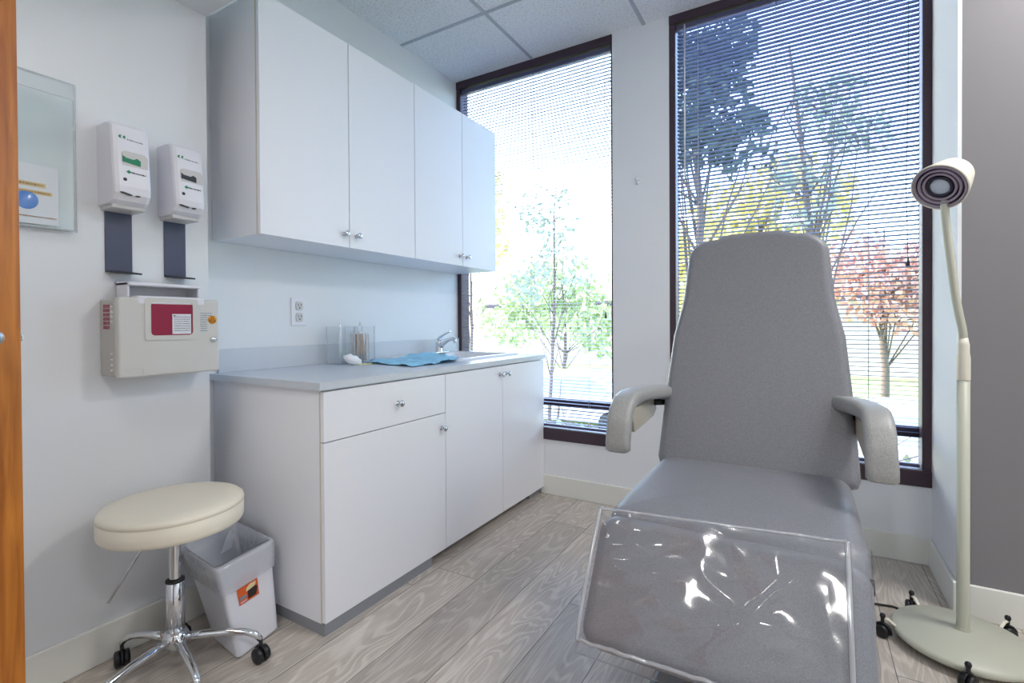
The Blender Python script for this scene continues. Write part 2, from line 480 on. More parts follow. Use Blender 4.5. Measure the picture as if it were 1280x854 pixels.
# ------------------------------------------------------------------ room shell
struct('floor', MB().box(-2.6, 2.4, -1.6, W + .1, -.06, 0), M_['floor'])
mb = MB().box(WC, XR + .02, YL, W, CZ, CZ + .03); mb.box(XR, 2.4, YL, YR, CZ, CZ + .03)
ceil = struct('ceiling', mb, M_['tile'])
mb = MB()
for gx in (-2.305, -1.56, -.815, -.07): mb.box(gx - .012, gx + .012, YL, W, CZ - .004, CZ)
for gy in (1.615, 2.36): mb.box(WC, XR, gy - .012, gy + .012, CZ - .0035, CZ)
mb2 = MB()
for gx in (-1.56, -.815, -.07): mb2.box(gx - .010, gx + .010, YL, W, CZ - .004, CZ)
mb2.box(WC, XR, 2.35, 2.37, CZ - .0035, CZ); mb2.box(WC, XR, 1.80, 1.82, CZ - .0035, CZ)
struct('trim_ceiling_grid', mb2, M_['grid'])
struct('ceiling_low', MB().box(-2.6, 2.4, -1.6, YL, CLOW, CLOW + .06).box(-2.6, 2.4, YL - .06, YL, CLOW + .06, CZ), M_['lowceil'])
struct('wall_left', MB().box(-2.6, WL, -1.6, YL, 0, CLOW), M_['wall'])
struct('wall_cabinets', MB().box(-2.6, WC, YL, W + .12, 0, CZ), M_['wall'])
mb = MB().box(-2.6, XR, W, W + .14, 0, .36).box(-1.011, -.671, W, W + .14, .36, CZ).box(-2.6, XR, W, W + .14, CZ, CZ + .1)
struct('wall_window', mb, M_['wallw'])
struct('wall_right', MB().box(XR + .012, 2.4, YR, W + .14, 0, CZ), M_['accent'])
struct('wall_pier', MB().box(XR, XR + .012, YR, W + .14, 0, CZ), M_['wallw'])
struct('wall_side', MB().box(2.0, 2.4, -1.6, YR, 0, CZ), M_['wall'])
struct('wall_back', MB().box(-2.6, 2.4, -1.7, -1.6, 0, CZ), M_['wall'])


def baseboard(name, x0, x1, y0, y1):
    mb = MB().box(x0, x1, y0, y1, 0, .127, .003, 1)
    struct(name, mb, M_['base'])


baseboard('baseboard_left', WL, WL + .014, -1.6, YL)
baseboard('baseboard_window', CF - .02, XR, W - .014, W)
baseboard('baseboard_pier', XR - .014, XR, YR - .014, W - .014)
baseboard('baseboard_right', XR + .0005, 2.0, YR - .014, YR)


# ------------------------------------------------------------------ windows and blinds
def window(name, x0, x1, portal, jr=.035):
    z0, z1 = .36, CZ
    fr = MB()
    fr.box(x0, x1, W - .012, W + .10, z0, z0 + .075, .004)          # sill member
    fr.box(x0, x1, W - .006, W + .10, z1 - .052, z1, .003)
    fr.box(x0, x0 + .035, W + .0, W + .10, z0, z1, .003)
    fr.box(x1 - jr, x1, W + .0, W + .10, z0, z1, .003)
    fr.box(x0, x1, W + .065, W + .10, .575, .625, .003)
    o = fr.build(name, M_['frame']); o['kind'] = 'structure'
    g = MB().box(x0 + .03, x1 - .03, W + .080, W + .084, z0 + .06, z1 - .04)
    o['_w'] = (0, 0, 0)
    g.build('pane', M_['glass'], o)
    if portal: area('window_portal', ((x0 + x1) / 2, W + .12, (z0 + z1) / 2), x1 - x0, z1 - z0, 1, rot=(-PI / 2, 0, 0), portal=True)


window('window_1', WC, -1.011, True, .010)
window('window_2', -.671, XR, True)


def blind(label, x0, x1, tilt, smat, ladders, cordx, zt=CZ - .06, zb=.455):
    yc = W + .026
    t = thing('venetian_blind', label, 'blind', ((x0 + x1) / 2, yc, zb - .02))
    MB().box(x0, x1, yc - .016, yc + .016, zt - .026, zt, .003).build('headrail', M_['rail'], t)
    s = MB(); pitch = .0217; n = int((zt - .035 - zb - .01) / pitch); hw = .0125
    for i in range(n + 1):
        z = zb + .018 + i * pitch
        tt = tilt + random.uniform(-.02, .02)
        pr = []
        for k in range(5):
            q = -1 + k / 2; d = q * hw; crown = .0017 * (1 - q * q)
            pr.append((d * math.cos(tt) - crown * math.sin(tt), d * math.sin(tt) + crown * math.cos(tt)))
        low = [(a, b - .0004) for a, b in pr][::-1]
        loop = pr + low; m = len(loop)
        vs = [(x0 + .004, yc + a, z + b) for a, b in loop] + [(x1 - .004, yc + a, z + b) for a, b in loop]
        fs = [[j, (j + 1) % m, m + (j + 1) % m, m + j] for j in range(m)] + [list(range(m))[::-1], list(range(m, 2 * m))]
        s.add(vs, fs, smooth=False)
    s.build('slats', smat, t)
    MB().box(x0 + .003, x1 - .003, yc - .013, yc + .013, zb - .012, zb + .004, .003).build('bottom_rail', M_['rail'], t)
    for lx in ladders:
        l = MB()
        for dy in (-.0135, .0135): l.tube([(lx, yc + dy, zb), (lx, yc + dy, zt - .02)], .0011, 5)
        l.build('ladder_cord', M_['cord'], t)
    return t, yc


b1, yc = blind('tall blind with light grey slats in the narrower window next to the cabinets', WC + .038, -1.024, math.radians(5), M_['slatw'], (-1.98, -1.58, -1.18), None)
c = MB().tube([(-1.062, W + .004, CZ - .09), (-1.060, W + .002, 1.6), (-1.058, W + .002, 1.19)], .0013, 6)
c.build('lift_cord', M_['cord'], b1)
MB().lathe([(.002, .04), (.0035, .03), (.008, 0), (0, 0)], (-1.058, W + .002, 1.155), seg=12).build('cord_tassel', M_['cordd'], b1)
b2, yc = blind('wide blind with blue-grey slats in the window behind the exam chair', -.633, XR - .038, math.radians(-12), M_['slat'], (-.515, -.13, .27), None)
MB().tube([(-.585, W + .004, CZ - .07), (-.585, W + .0, 1.95)], .0042, 6).build('tilt_wand', M_['wplast'], b2)
MB().tube([(.42, W + .004, CZ - .09), (.418, W + .002, 2.2), (.410, W - .002, 1.75), (.418, W, 1.42)], .0015, 6).build('lift_cord', M_['cordd'], b2)
MB().lathe([(.002, .04), (.0035, .03), (.009, 0), (0, 0)], (.418, W, 1.385), seg=12).build('cord_tassel', M_['cordd'], b2)

# cord hook on the pier between the windows
mb = MB().lathe([(0, .012), (.008, .011), (.012, .006), (.013, 0)], (-.856, W, 1.985), (0, -1, 0), 16)
mb.lathe([(0, .016), (.007, .014), (.009, .006), (.010, 0)], (-.856, W, 1.962), (0, -1, 0), 16)
tag(mb.build('cord_hook', M_['wplast']), 'small white oval cord hook high on the wall between both windows', 'hook')

# ------------------------------------------------------------------ cabinets


def knob(parent, x, y, z):
    k = MB().lathe([(.0105, 0), (.0105, .002), (.0045, .004), (.004, .014), (.0075, .020), (.0135, .024), (.014, .028), (.010, .031), (0, .032)], (x, y, z), (1, 0, 0), 20)
    return k.build('knob', M_['nickel'], parent)


def front(name, parent, x, y0, y1, z0, z1, kn):
    g = .0018
    o = MB().box(x - .019, x, y0 + g, y1 - g, z0 + g, z1 - g, .0012, 1).build(name, M_['cab'], parent)
    if kn: knob(o, x, kn[0], kn[1])
    return o


def carcass(x0, x1, y0, y1, z0, z1, mb=None):
    t = .018; mb = mb or MB()
    mb.box(x0, x1, y0, y0 + t, z0, z1); mb.box(x0, x1, y1 - t, y1, z0, z1)
    mb.box(x0, x1, y0 + t, y1 - t, z0, z0 + t); mb.box(x0, x1, y0 + t, y1 - t, z1 - t, z1)
    mb.box(x0, x0 + .008, y0 + t, y1 - t, z0 + t, z1 - t)
    return mb


YM = 1.888
t = thing('base_cabinet', 'white base cabinet with one drawer above one door, beside the waste bin', 'cabinet', (-1.85, 1.5, 0))
carcass(WC + .003, CF - .020, YN, YM - .001, .042, .893).build('body', M_['cab'], t)
MB().box(CF - .0225, CF - .0195, YN - .0005, YN + .018, .043, .892).build('edge_strip', M_['edge'], t)
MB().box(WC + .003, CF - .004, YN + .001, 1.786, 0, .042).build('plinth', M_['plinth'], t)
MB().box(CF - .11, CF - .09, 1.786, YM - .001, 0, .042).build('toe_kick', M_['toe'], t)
front('drawer', t, CF, YN, YM, .700, .886, (1.563, .792))
front('door', t, CF, YN, YM, .043, .700, (1.856, .632))
t = thing('base_cabinet', 'white sink base cabinet with two doors, under the sink by the window', 'cabinet', (-1.85, 2.4, 0))
carcass(WC + .003, CF - .020, YM + .001, W - .003, .042, .893).build('body', M_['cab'], t)
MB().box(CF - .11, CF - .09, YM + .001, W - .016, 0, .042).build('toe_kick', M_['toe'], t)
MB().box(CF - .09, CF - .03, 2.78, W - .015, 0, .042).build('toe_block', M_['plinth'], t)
front('door', t, CF, YM, 2.412, .043, .886, (2.384, .838))
front('door', t, CF, 2.412, W - .002, .043, .886, (2.452, .838))

UF = -1.853
t = thing('wall_cabinet', 'white two-door wall cabinet, the one nearer the hand soap dispensers', 'cabinet', (-2.02, 1.64, 1.49))
carcass(WC + .002, UF - .020, YN, 2.093, 1.49, 2.452).build('body', M_['cab'], t)
MB().box(UF - .0225, UF - .0195, YN - .0005, YN + .018, 1.49, 2.452).build('edge_strip', M_['edge'], t)
front('door', t, UF, YN, 1.634, 1.488, 2.454, (1.600, 1.550))
front('door', t, UF, 1.634, 2.094, 1.488, 2.454, (1.675, 1.550))
t = thing('wall_cabinet', 'white two-door wall cabinet, the one reaching the window over the faucet', 'cabinet', (-2.02, 2.5, 1.49))
carcass(WC + .002, UF - .020, 2.095, W - .006, 1.49, 2.452).build('body', M_['cab'], t)
front('door', t, UF, 2.094, 2.536, 1.488, 2.454, (2.503, 1.549))
front('door', t, UF, 2.536, W - .006, 1.488, 2.454, (2.575, 1.549))

# countertop with a cut-out for the sink
SX0, SX1, SY0, SY1 = -2.165, -1.640, 2.180, 2.890
t = thing('countertop', 'grey laminate countertop with low backsplash over the base cabinets', 'countertop', (-1.84, 2.05, .893))
mb = MB(); xs = [WC, SX0 + .03, SX1 - .03, CF + .010]; ys = [1.163, SY0 + .03, SY1 - .03, W - .001]
vs = []; idx = {}
for k, z in enumerate((.893, ZC)):
    for i, x in enumerate(xs):
        for j, y in enumerate(ys): idx[i, j, k] = len(vs); vs.append((x, y, z))
fs = []
for i in range(3):
    for j in range(3):
        if (i, j) == (1, 1): continue
        fs.append([idx[i, j, 1], idx[i + 1, j, 1], idx[i + 1, j + 1, 1], idx[i, j + 1, 1]])
        fs.append([idx[i, j, 0], idx[i, j + 1, 0], idx[i + 1, j + 1, 0], idx[i + 1, j, 0]])
for i in range(3):
    for j, s in ((0, 1), (3, 1)): fs.append([idx[i, j, 0], idx[i + 1, j, 0], idx[i + 1, j, 1], idx[i, j, 1]])
    for j in (0, 3): fs.append([idx[j, i, 0], idx[j, i + 1, 0], idx[j, i + 1, 1], idx[j, i, 1]])
for a, b in (((1, 1), (2, 1)), ((2, 1), (2, 2)), ((2, 2), (1, 2)), ((1, 2), (1, 1))): fs.append([idx[a + (0,)], idx[b + (0,)], idx[b + (1,)], idx[a + (1,)]])
mb.add(vs, fs, smooth=False); mb.build('worktop', M_['counter'], t)
MB().box(WC, WC + .014, 1.20, W - .002, ZC, 1.022, .001, 1).build('backsplash', M_['counter'], t)

# sink
t = thing('sink', 'white drop-in sink with raised rim in the countertop by the window', 'sink', (-1.9, 2.53, ZC))
mb = MB(); rings = []


def srect(i, z, r): return [(a, b, z) for a, b in rrect(SX0 + i, SX1 - i, SY0 + i, SY1 - i, r, 5)]


for i, z, r in ((0, ZC, .03), (.004, ZC + .009, .03), (.012, ZC + .012, .03), (.045, ZC + .010, .05), (.055, ZC + .002, .06), (.065, ZC - .14, .06), (.10, ZC - .165, .05), (.2, ZC - .17, .03)):
    rings.append(srect(i, z, r))
n = len(rings[0]); vs = [p for r_ in rings for p in r_]
fs = [[i * n + k, i * n + (k + 1) % n, (i + 1) * n + (k + 1) % n, (i + 1) * n + k] for i in range(len(rings) - 1) for k in range(n)] + [[(len(rings) - 1) * n + k for k in range(n)]]
mb.add(vs, fs, smooth=True); mb.build('basin', M_['sink'], t)
MB().lathe([(.03, 0), (.028, .003), (.01, .002), (0, .002)], (-1.9, 2.53, ZC - .169)).build('drain', M_['chrome'], t)

# faucet
fy, fx = 2.60, -2.10
t = thing('faucet', 'chrome single-lever faucet on the rear deck of the white sink', 'faucet', (fx, fy, ZC + .011))
z = ZC + .011
mb = MB(); o_ = [(a, b) for a, b in rrect(fx - .028, fx + .032, fy - .085, fy + .085, .028, 6)]
mb.pad(o_, .012, lambda u, v, w_: (u, v, z + w_), .004, .001); mb.build('deck_plate', M_['chrome'], t)
MB().lathe([(.026, .01), (.024, .03), (.021, .06), (.023, .072), (.018, .085), (.006, .092), (0, .092)], (fx, fy, z)).build('body', M_['chrome'], t)
sp = [(fx, fy, z + .035), (fx + .03, fy - .0, z + .062), (fx + .07, fy, z + .088), (fx + .105, fy, z + .098), (fx + .130, fy, z + .092), (fx + .137, fy, z + .070)]
MB().tube(sp, [.019, .017, .015, .013, .012, .011], 14).build('spout', M_['chrome'], t)
MB().tube([(fx - .004, fy, z + .088), (fx + .008, fy, z + .108), (fx + .045, fy + .004, z + .128), (fx + .092, fy + .008, z + .146)], [.014, .010, .0075, .006], 12).build('lever', M_['chrome'], t)

# blue absorbent pads, crumpled, beside / over the sink
def crumple(name, quad, nu, nv, amp, seed, m, label, cat, z0, thick=.002, base=lambda u, v: 0):
    mb = MB(); vs = []
    P = [Vector(q) for q in quad]
    for s in (1, 0):
        for i in range(nu + 1):
            for j in range(nv + 1):
                u, v = i / nu, j / nv
                p = P[0] * (1 - u) * (1 - v) + P[1] * u * (1 - v) + P[2] * u * v + P[3] * (1 - u) * v
                q = Vector((p.x * 14 + seed, p.y * 14, 0))
                h = max(0, noise.noise(q) * .7 + noise.noise(q * 2.6) * .4 + .25) * amp + base(u, v)
                e = noise.noise(Vector((u * 9, v * 9, seed))) * .012
                vs.append((p.x + e, p.y + e, z0 + .0015 + h + (thick if s else 0)))
    n = (nu + 1) * (nv + 1); fs = []
    for i in range(nu):
        for j in range(nv):
            a = i * (nv + 1) + j; b = a + nv + 1
            fs.append([a, b, b + 1, a + 1]); fs.append([n + a, n + a + 1, n + b + 1, n + b])
    for i in range(nu):
        for j in (0, nv): a = i * (nv + 1) + j; fs.append([a, a + nv + 1, n + a + nv + 1, n + a])
    for j in range(nv):
        for i in (0, nu): a = i * (nv + 1) + j; fs.append([a, a + 1, n + a + 1, n + a])
    mb.add(vs, fs, smooth=True)
    return tag(mb.build(name, m), label, cat)


crumple('absorbent_pad', [(-2.02, 1.87, 0), (-1.62, 1.80, 0), (-1.60, 2.17, 0), (-2.06, 2.46, 0)], 30, 26, .020, 3.3, M_['bluepad'],
        'crumpled light blue absorbent pad on the countertop, running onto the sink', 'pad', ZC + .002,
        base=lambda u, v: .013 * max(0, min(1, (v - .45) * 4)) if v > .45 else 0)

# ------------------------------------------------------------------ jars


def jar(label, y0, y1, x0, x1):
    t = thing('acrylic_jar', label, 'jar', ((x0 + x1) / 2, (y0 + y1) / 2, ZC)); h = .195; k = .003
    mb = MB().box(x0, x1, y0, y1, ZC + .0006, ZC + k)
    mb.box(x0, x1, y0, y0 + k, ZC + k, ZC + h).box(x0, x1, y1 - k, y1, ZC + k, ZC + h)
    mb.box(x0, x0 + k, y0 + k, y1 - k, ZC + k, ZC + h).box(x1 - k, x1, y0 + k, y1 - k, ZC + k, ZC + h)
    mb.build('container', M_['jar'], t)
    for x in (x0 + .002, x1 - .002):
        for y in (y0 + .002, y1 - .002): MB().tube([(x, y, ZC + .0005), (x, y, ZC + h)], .0022, 6).build('edge', M_['acrylb'], t)
    l = MB().box(x0 - .003, x1 + .003, y0 - .003, y1 + .003, ZC + h, ZC + h + .004).build('lid', M_['jar'], t)
    MB().lathe([(.008, 0), (.006, .006), (.004, .016), (.0015, .024), (0, .025)], ((x0 + x1) / 2, (y0 + y1) / 2, ZC + h + .004), seg=14).build('lid_knob', M_['acrylb'], l)
    return t


jar('clear acrylic jar with a pointed lid, empty, nearer the wall outlet', 1.722, 1.825, -2.135, -2.035)
jar('clear acrylic jar filled with cotton-tipped wooden sticks', 1.842, 1.965, -2.135, -2.035)
proto = None
for i in range(46):
    if proto is None:
        root = thing('cotton_swab', 'wooden cotton-tipped swab standing in the clear jar', 'swab', (0, 0, 0), 'swabs in the acrylic jar')
        MB().tube([(0, 0, 0), (0, 0, .150)], .0013, 5).build('stick', M_['stick'], root)
        MB().lathe([(0, 0), (.0022, .002), (.0024, .008), (.0014, .012)], (0, 0, .146), seg=6).build('cotton_tip', M_['cotton'], root)
        proto = root; o = root
    else:
        o = proto.copy(); COL.objects.link(o)
        for ch in [c_ for c_ in bpy.data.objects if c_.parent == proto]:
            c2 = ch.copy(); COL.objects.link(c2); c2.parent = o
    y = random.uniform(1.852, 1.950); x = random.uniform(-2.125, -2.045)
    ty = random.uniform(-.12, .3) if y < 1.9 else random.uniform(-.3, .1)
    y = min(max(y, 1.850 + max(0, math.sin(-ty)) * .155), 1.957 - max(0, math.sin(ty)) * .158)
    o.location = (x, y, ZC + .0045 + random.uniform(0, .008)); o.rotation_euler = (-ty, random.uniform(-.05, .05) * 0, 0)

# cotton / gauze heap and yellow strip in front of the jars
mb = MB(); vs = []; fs = []; NU, NV = 18, 24
c0 = Vector((-1.985, 1.765, ZC + .001))
for i in range(NU + 1):
    a = PI * i / NU
    for j in range(NV):
        b = 2 * PI * j / NV
        d = Vector((math.sin(a) * math.cos(b), math.sin(a) * math.sin(b), math.cos(a)))
        s = 1 + .16 * noise.noise(d * 2.2) + .06 * noise.noise(d * 6)
        p = Vector((d.x * .030, d.y * .052, max(0, d.z * .5 + .42) * .052)) * s
        p.z -= (p.y) * .35; p.z = max(p.z, 0)
        vs.append(c0 + p)
for i in range(NU):
    for j in range(NV): fs.append([i * NV + j, i * NV + (j + 1) % NV, (i + 1) * NV + (j + 1) % NV, (i + 1) * NV + j])
mb.add(vs, fs, smooth=True)
tag(mb.build('cotton_wad', M_['cotton']), 'soft white wad of cotton lying in front of the empty acrylic jar', 'cotton')
mb = MB().box(-1.955, -1.935, 1.765, 1.855, ZC + .0005, ZC + .005, .001, 1)
tag(mb.build('wrapped_strip', M_['yellow']), 'pale yellow flat strip lying on the countertop below the cotton wad', 'strip')

# ------------------------------------------------------------------ outlet
t = thing('wall_outlet', 'white duplex wall outlet above the countertop backsplash', 'outlet', (WC, 1.60, 1.19))
mb = MB().box(WC, WC + .007, 1.560, 1.646, 1.123, 1.262, .003, 2); mb.build('cover_plate', M_['wplast'], t)
for zz in (1.165, 1.222):
    o = MB().pad([(a, b) for a, b in rrect(1.583, 1.623, zz - .022, zz + .022, .012, 4)], .010, lambda u, v, w_: (WC + w_ + .002, u, v), .002, 0).build('socket', M_['gplast'], t)
    s = MB()
    for dy in (-.008, .008): s.box(WC + .0115, WC + .0125, 1.603 + dy - .0016, 1.603 + dy + .0016, zz - .001, zz + .011)
    s.lathe([(.004, 0), (.004, .001), (0, .001)], (WC + .0115, 1.603, zz - .010), (1, 0, 0), 10)
    s.build('slot', M_['dark'], o)

# ------------------------------------------------------------------ soap dispensers


def scribble(mb, x, y0, y1, z, h, slope=0, n=None, seed=0):
    """a run of tiny illegible print marks"""
    rnd = random.Random(seed); y = y0
    while y < y1:
        l = rnd.uniform(.002, .006); hh = h * rnd.uniform(.6, 1)
        zz = z + (y - y0) * slope
        mb.box(x, x + .0006, y, min(y + l, y1), zz - hh / 2, zz + hh / 2); y += l + rnd.uniform(.0008, .002)
    return mb


def dispenser(label, y0, y1, zb, zt, win):
    xw = WL; t = thing('soap_dispenser', label, 'dispenser', (xw, (y0 + y1) / 2, zb), 'wall dispensers above the sharps container')
    H_ = zt - zb
    prof = [(0, zt), (.055, zt), (.078, zt - .005), (.086, zt - .016), (.094, zt - .09), (.100, zt - H_ * .6), (.104, zt - H_ * .76), (.102, zb + .045), (.09, zb + .024), (.072, zb + .012), (0, zb + .012)]
    prof = [(p[0] * 1.22, p[1]) for p in prof]
    mb = MB(); m = len(prof)
    rings = []
    for (dy, sc) in ((0, .90), (.004, .965), (.014, 1.0)):
        rings.append([(xw + p[0] * sc, y0 + dy, (p[1] - (zt + zb) / 2) * (1 - (1 - sc) * .35) + (zt + zb) / 2) for p in prof])
    for (dy, sc) in ((.014, 1.0), (.004, .965), (0, .90)):
        rings.append([(xw + p[0] * sc, y1 - dy, (p[1] - (zt + zb) / 2) * (1 - (1 - sc) * .35) + (zt + zb) / 2) for p in prof])
    vs = [p for r_ in rings for p in r_]
    fs = [[i * m + k, i * m + (k + 1) % m, (i + 1) * m + (k + 1) % m, (i + 1) * m + k] for i in range(len(rings) - 1) for k in range(m)]
    fs += [list(range(m))[::-1], [(len(rings) - 1) * m + k for k in range(m)]]
    mb.add(vs, fs, smooth=False); mb.build('housing', M_['wplast'], t)
    MB().box(xw, xw + .092, y0 + .006, y1 - .006, zb, zb + .014, .004).build('nozzle_skirt', M_['gplast'], t)
    yc_ = (y0 + y1) / 2

    def fxz(z):   # front surface x at height z
        pts = [p for p in prof if p[0] > .05]
        for a, b in zip(pts, pts[1:]):
            if b[1] <= z <= a[1]: return xw + a[0] + (b[0] - a[0]) * (a[1] - z) / max(a[1] - b[1], 1e-6)
        return xw + .1
    zw = zt - H_ * .44
    o = MB().prism([(fxz(zw) - .004, a, b) for a, b in rrect(yc_ - .030, yc_ + .044, zw - .022, zw + .026, [.004, .004, .016, .010], 4)], (.006, 0, 0)).build('level_window', M_['gplast'], t)
    MB().prism([(fxz(zw) + .0021, a, b) for a, b in [(yc_ - .029, zw - .010), (yc_ + .022, zw - .016), (yc_ + .022, zw + .002), (yc_ + .012, zw + .008), (yc_ + .002, zw + .002), (yc_ - .020, zw + .004), (yc_ - .029, zw + .010)]], (.0012, 0, 0)).build('fill_label', win, o)
    zl = zt - H_ * .19
    g = MB()
    for s in (-1, 1):
        g.prism([(fxz(zl) + .0003, yc_ - .026 + s * .006 + a * .004, zl + b * .006) for a, b in [(-1, 0), (-.2, 1), (1, .7), (.4, .1), (.9, -.8), (-.3, -.5)]], (.0012, 0, 0))
    g.build('logo_mark', M_['green'], t)
    scribble(MB(), fxz(zl) + .0004, yc_ - .012, yc_ + .034, zl - .004, .005, -.05, seed=1).build('logo_text', M_['greyp'], t)
    za = zt - H_ * .585
    MB().prism([(fxz(za) + .0003, yc_ - .020 + a, za + b) for a, b in [(0, 0), (.009, .007), (.009, .0025), (.016, .002), (.016, -.002), (.009, -.0025), (.009, -.007)]], (.0012, 0, 0)).build('arrow_mark', M_['green'], t)
    scribble(MB(), fxz(za) + .0004, yc_ - .003, yc_ + .036, za - .001, .0045, -.04, seed=2).build('arrow_text', M_['dark'], t)
    zs = zt - H_ * .68
    MB().lathe([(.0055, 0), (.0055, .001), (.003, .0016), (0, .0016)], (fxz(zs), yc_ - .024, zs), (1, 0, 0), 12).build('sensor_dot', M_['dark'], t)
    zk = zt - H_ * .84
    MB().prism([(fxz(zk) + .0004, yc_ - .040 + a, zk + b) for a, b in [(0, .003), (.010, .004), (.034, -.001), (.036, -.005), (.028, -.006), (.004, -.002)]], (.0012, 0, 0)).build('slot', M_['black'], t)
    MB().prism([(fxz(zk) + .0004, yc_ + .002 + a, zk + b) for a, b in [(0, -.004), (.008, -.001), (.018, -.002), (.014, -.006), (.004, -.007)]], (.0012, 0, 0)).build('slot', M_['black'], t)
    # drip plate behind and below
    d = MB().box(xw, xw + .004, y0 + .018, y1 - .012, zb - .205, zb + .01)
    d.build('back_plate', M_['plate'], t)
    MB().prism([(xw, y0 + .018, zb - .205), (xw, y1 - .012, zb - .205), (xw + .055, y1 - .004, zb - .212), (xw + .052, y0 + .026, zb - .212)], (0, 0, .006)).build('drip_tray', M_['darkmetal'], t)
    return t


dispenser('white wall dispenser with a green window label, nearer the acrylic holder', .726, .834, 1.515, 1.800, M_['green'])
dispenser('white wall dispenser with a dark window label, nearer the wall cabinet', .905, 1.008, 1.512, 1.782, M_['dark'])

# ------------------------------------------------------------------ sharps container
t = thing('sharps_container', 'beige lockable sharps container with maroon window on the left wall', 'sharps container', (WL, .89, .957))
y0, y1, z0, z1 = .728, 1.050, .957, 1.222; xf = -1.902
mb = MB().box(WL, xf - .03, y0, y1 - .004, z0 + .004, z1 - .006, .004); mb.build('housing', M_['beiged'], t)
dr = MB().box(xf - .032, xf, y0 + .002, y1, z0, z1, .007, 3).build('door', M_['beige'], t)
g = MB()                                     # vents on the end panel
for r_ in range(6):
    for c_ in range(3): g.box(WL + .028 + c_ * .016, WL + .041 + c_ * .016, y0 - .0008, y0 + .001, z1 - .035 - r_ * .014, z1 - .024 - r_ * .014)
g.build('vent', M_['maroon'], t)
g = MB()
for k in range(4):
    g.tube([(xf - .04, y0 - .001, z1 - .03 - k * .016), (xf - .034, y0 - .002, z1 - .036 - k * .016)], .003, 6)
    g.tube([(xf - .045, y0 - .001, z0 + .02 + k * .018), (xf - .039, y0 - .002, z0 + .026 + k * .018)], .003, 6)
g.build('hinge', M_['wplast'], t)
fr = MB()
wy0, wy1, wz0, wz1 = .822, .955, 1.094, 1.208
outer = rrect(wy0 - .018, wy1 + .018, wz0 - .016, wz1 + .014, .010, 4); inner = rrect(wy0, wy1, wz0, wz1, .012, 4)
n = len(outer); vs = [(xf + .003, a, b) for a, b in outer] + [(xf + .003, a, b) for a, b in inner] + [(xf - .001, a, b) for a, b in outer] + [(xf - .001, a, b) for a, b in inner]
fs = []
for k in range(n):
    k2 = (k + 1) % n; fs += [[k, k2, n + k2, n + k], [k, 2 * n + k, 2 * n + k2, k2], [n + k, n + k2, 3 * n + k2, 3 * n + k]]
fr.add(vs, fs, smooth=False); fr.build('window_frame', M_['beige'], dr)
MB().prism([(xf - .0005, a, b) for a, b in inner], (.0012, 0, 0)).build('window', M_['maroon'], dr)
MB().box(xf + .0009, xf + .0016, .888, wy1 - .006, wz0 + .004, 1.168).build('inner_label', M_['paper'], dr)
g = MB()
for k in range(7): scribble(g, xf + .0018, .894, wy1 - .010, 1.158 - k * .008, .0032, seed=10 + k)
g.build('inner_label_print', M_['greyp'], dr)
MB().box(xf + .0018, xf + .0024, .892, .897, 1.160, 1.164).build('inner_label_mark', M_['dark'], dr)
g = MB()
for k in range(9): scribble(g, xf + .0004, .982, 1.022 if k < 4 else 1.005, 1.172 - k * .008, .003, seed=30 + k)
g.build('printed_notice', M_['bluep'], dr)
MB().lathe([(.0155, 0), (.0155, .0012), (0, .0012)], (xf, 1.024, 1.148), (1, 0, 0), 20).build('hazard_sticker', M_['orange'], dr)
g = MB()
for k in range(3):
    a = PI / 2 + k * 2 * PI / 3; cy, cz_ = 1.024 + .0055 * math.cos(a), 1.148 + .0055 * math.sin(a)
    g.tube([(xf + .0014, cy + .0042 * math.cos(b), cz_ + .0042 * math.sin(b)) for b in [a + PI + .7 + q * (2 * PI - 1.4) / 8 for q in range(9)]], .0011, 5)
g.build('hazard_symbol', M_['lblack'], dr)
lk = MB().lathe([(.010, 0), (.010, .004), (.007, .006), (0, .006)], (xf, 1.026, 1.074), (1, 0, 0), 18).build('lock', M_['nickel'], dr)
MB().box(xf + .006, xf + .011, 1.020, 1.038, 1.0725, 1.0755, .001, 1).build('key', M_['nickel'], lk)
g = MB().box(xf, xf + .0012, .745, .800, .983, .985).box(xf, xf + .0012, .798, .800, .957 + .006, .983)
g.build('raised_line', M_['gplast'], dr)
# horizontal drop tray on top
mb = MB(); ty0, ty1, tz0, tz1 = .772, 1.000, 1.195, 1.275
mb.box(WL + .006, xf - .040, ty0, ty0 + .006, tz0, tz1, .002, 1).box(WL + .006, xf - .040, ty1 - .006, ty1, tz0, tz1, .002, 1)
mb.box(WL + .006, WL + .011, ty0, ty1, tz0, tz1 + .006, .002, 1); mb.box(WL + .006, xf - .030, ty0, ty1, tz1 - .012, tz1, .003, 1)
mb.box(xf - .045, xf + .002, ty0 + .012, ty1 - .004, z1 - .022, z1 + .006, .005, 2)
mb.build('drop_tray', M_['wplast'], t)

# ------------------------------------------------------------------ acrylic wall holder
t = thing('leaflet_holder', 'clear acrylic wall holder with a white card bearing a blue round sticker', 'holder', (WL, .55, 1.40))
hx = WL + .03
MB().box(WL + .001, WL + .004, .40, .668, 1.43, 1.905).build('back_sheet', M_['acryl'], t)
MB().box(hx, hx + .003, .40, .655, 1.43, 1.845).build('front_sheet', M_['acryl'], t)
MB().box(WL + .004, hx, .40, .655, 1.43, 1.434).build('bottom_edge', M_['acrylb'], t)
e = MB().tube([(WL + .005, .668, 1.43), (WL + .005, .668, 1.905), (WL + .005, .40, 1.905)], .0018, 6)
e.tube([(hx + .002, .655, 1.43), (hx + .002, .655, 1.845), (hx + .002, .40, 1.845)], .0018, 6)
e.build('sheet_edges', M_['acrylb'], t)
cd = thing('printed_card', 'white card with gold print and a blue sticker inside the acrylic holder', 'card', (WL + .02, .5, 1.44))
MB().box(WL + .016, WL + .017, .41, .62, 1.44, 1.62).build('sheet', M_['paper'], cd)
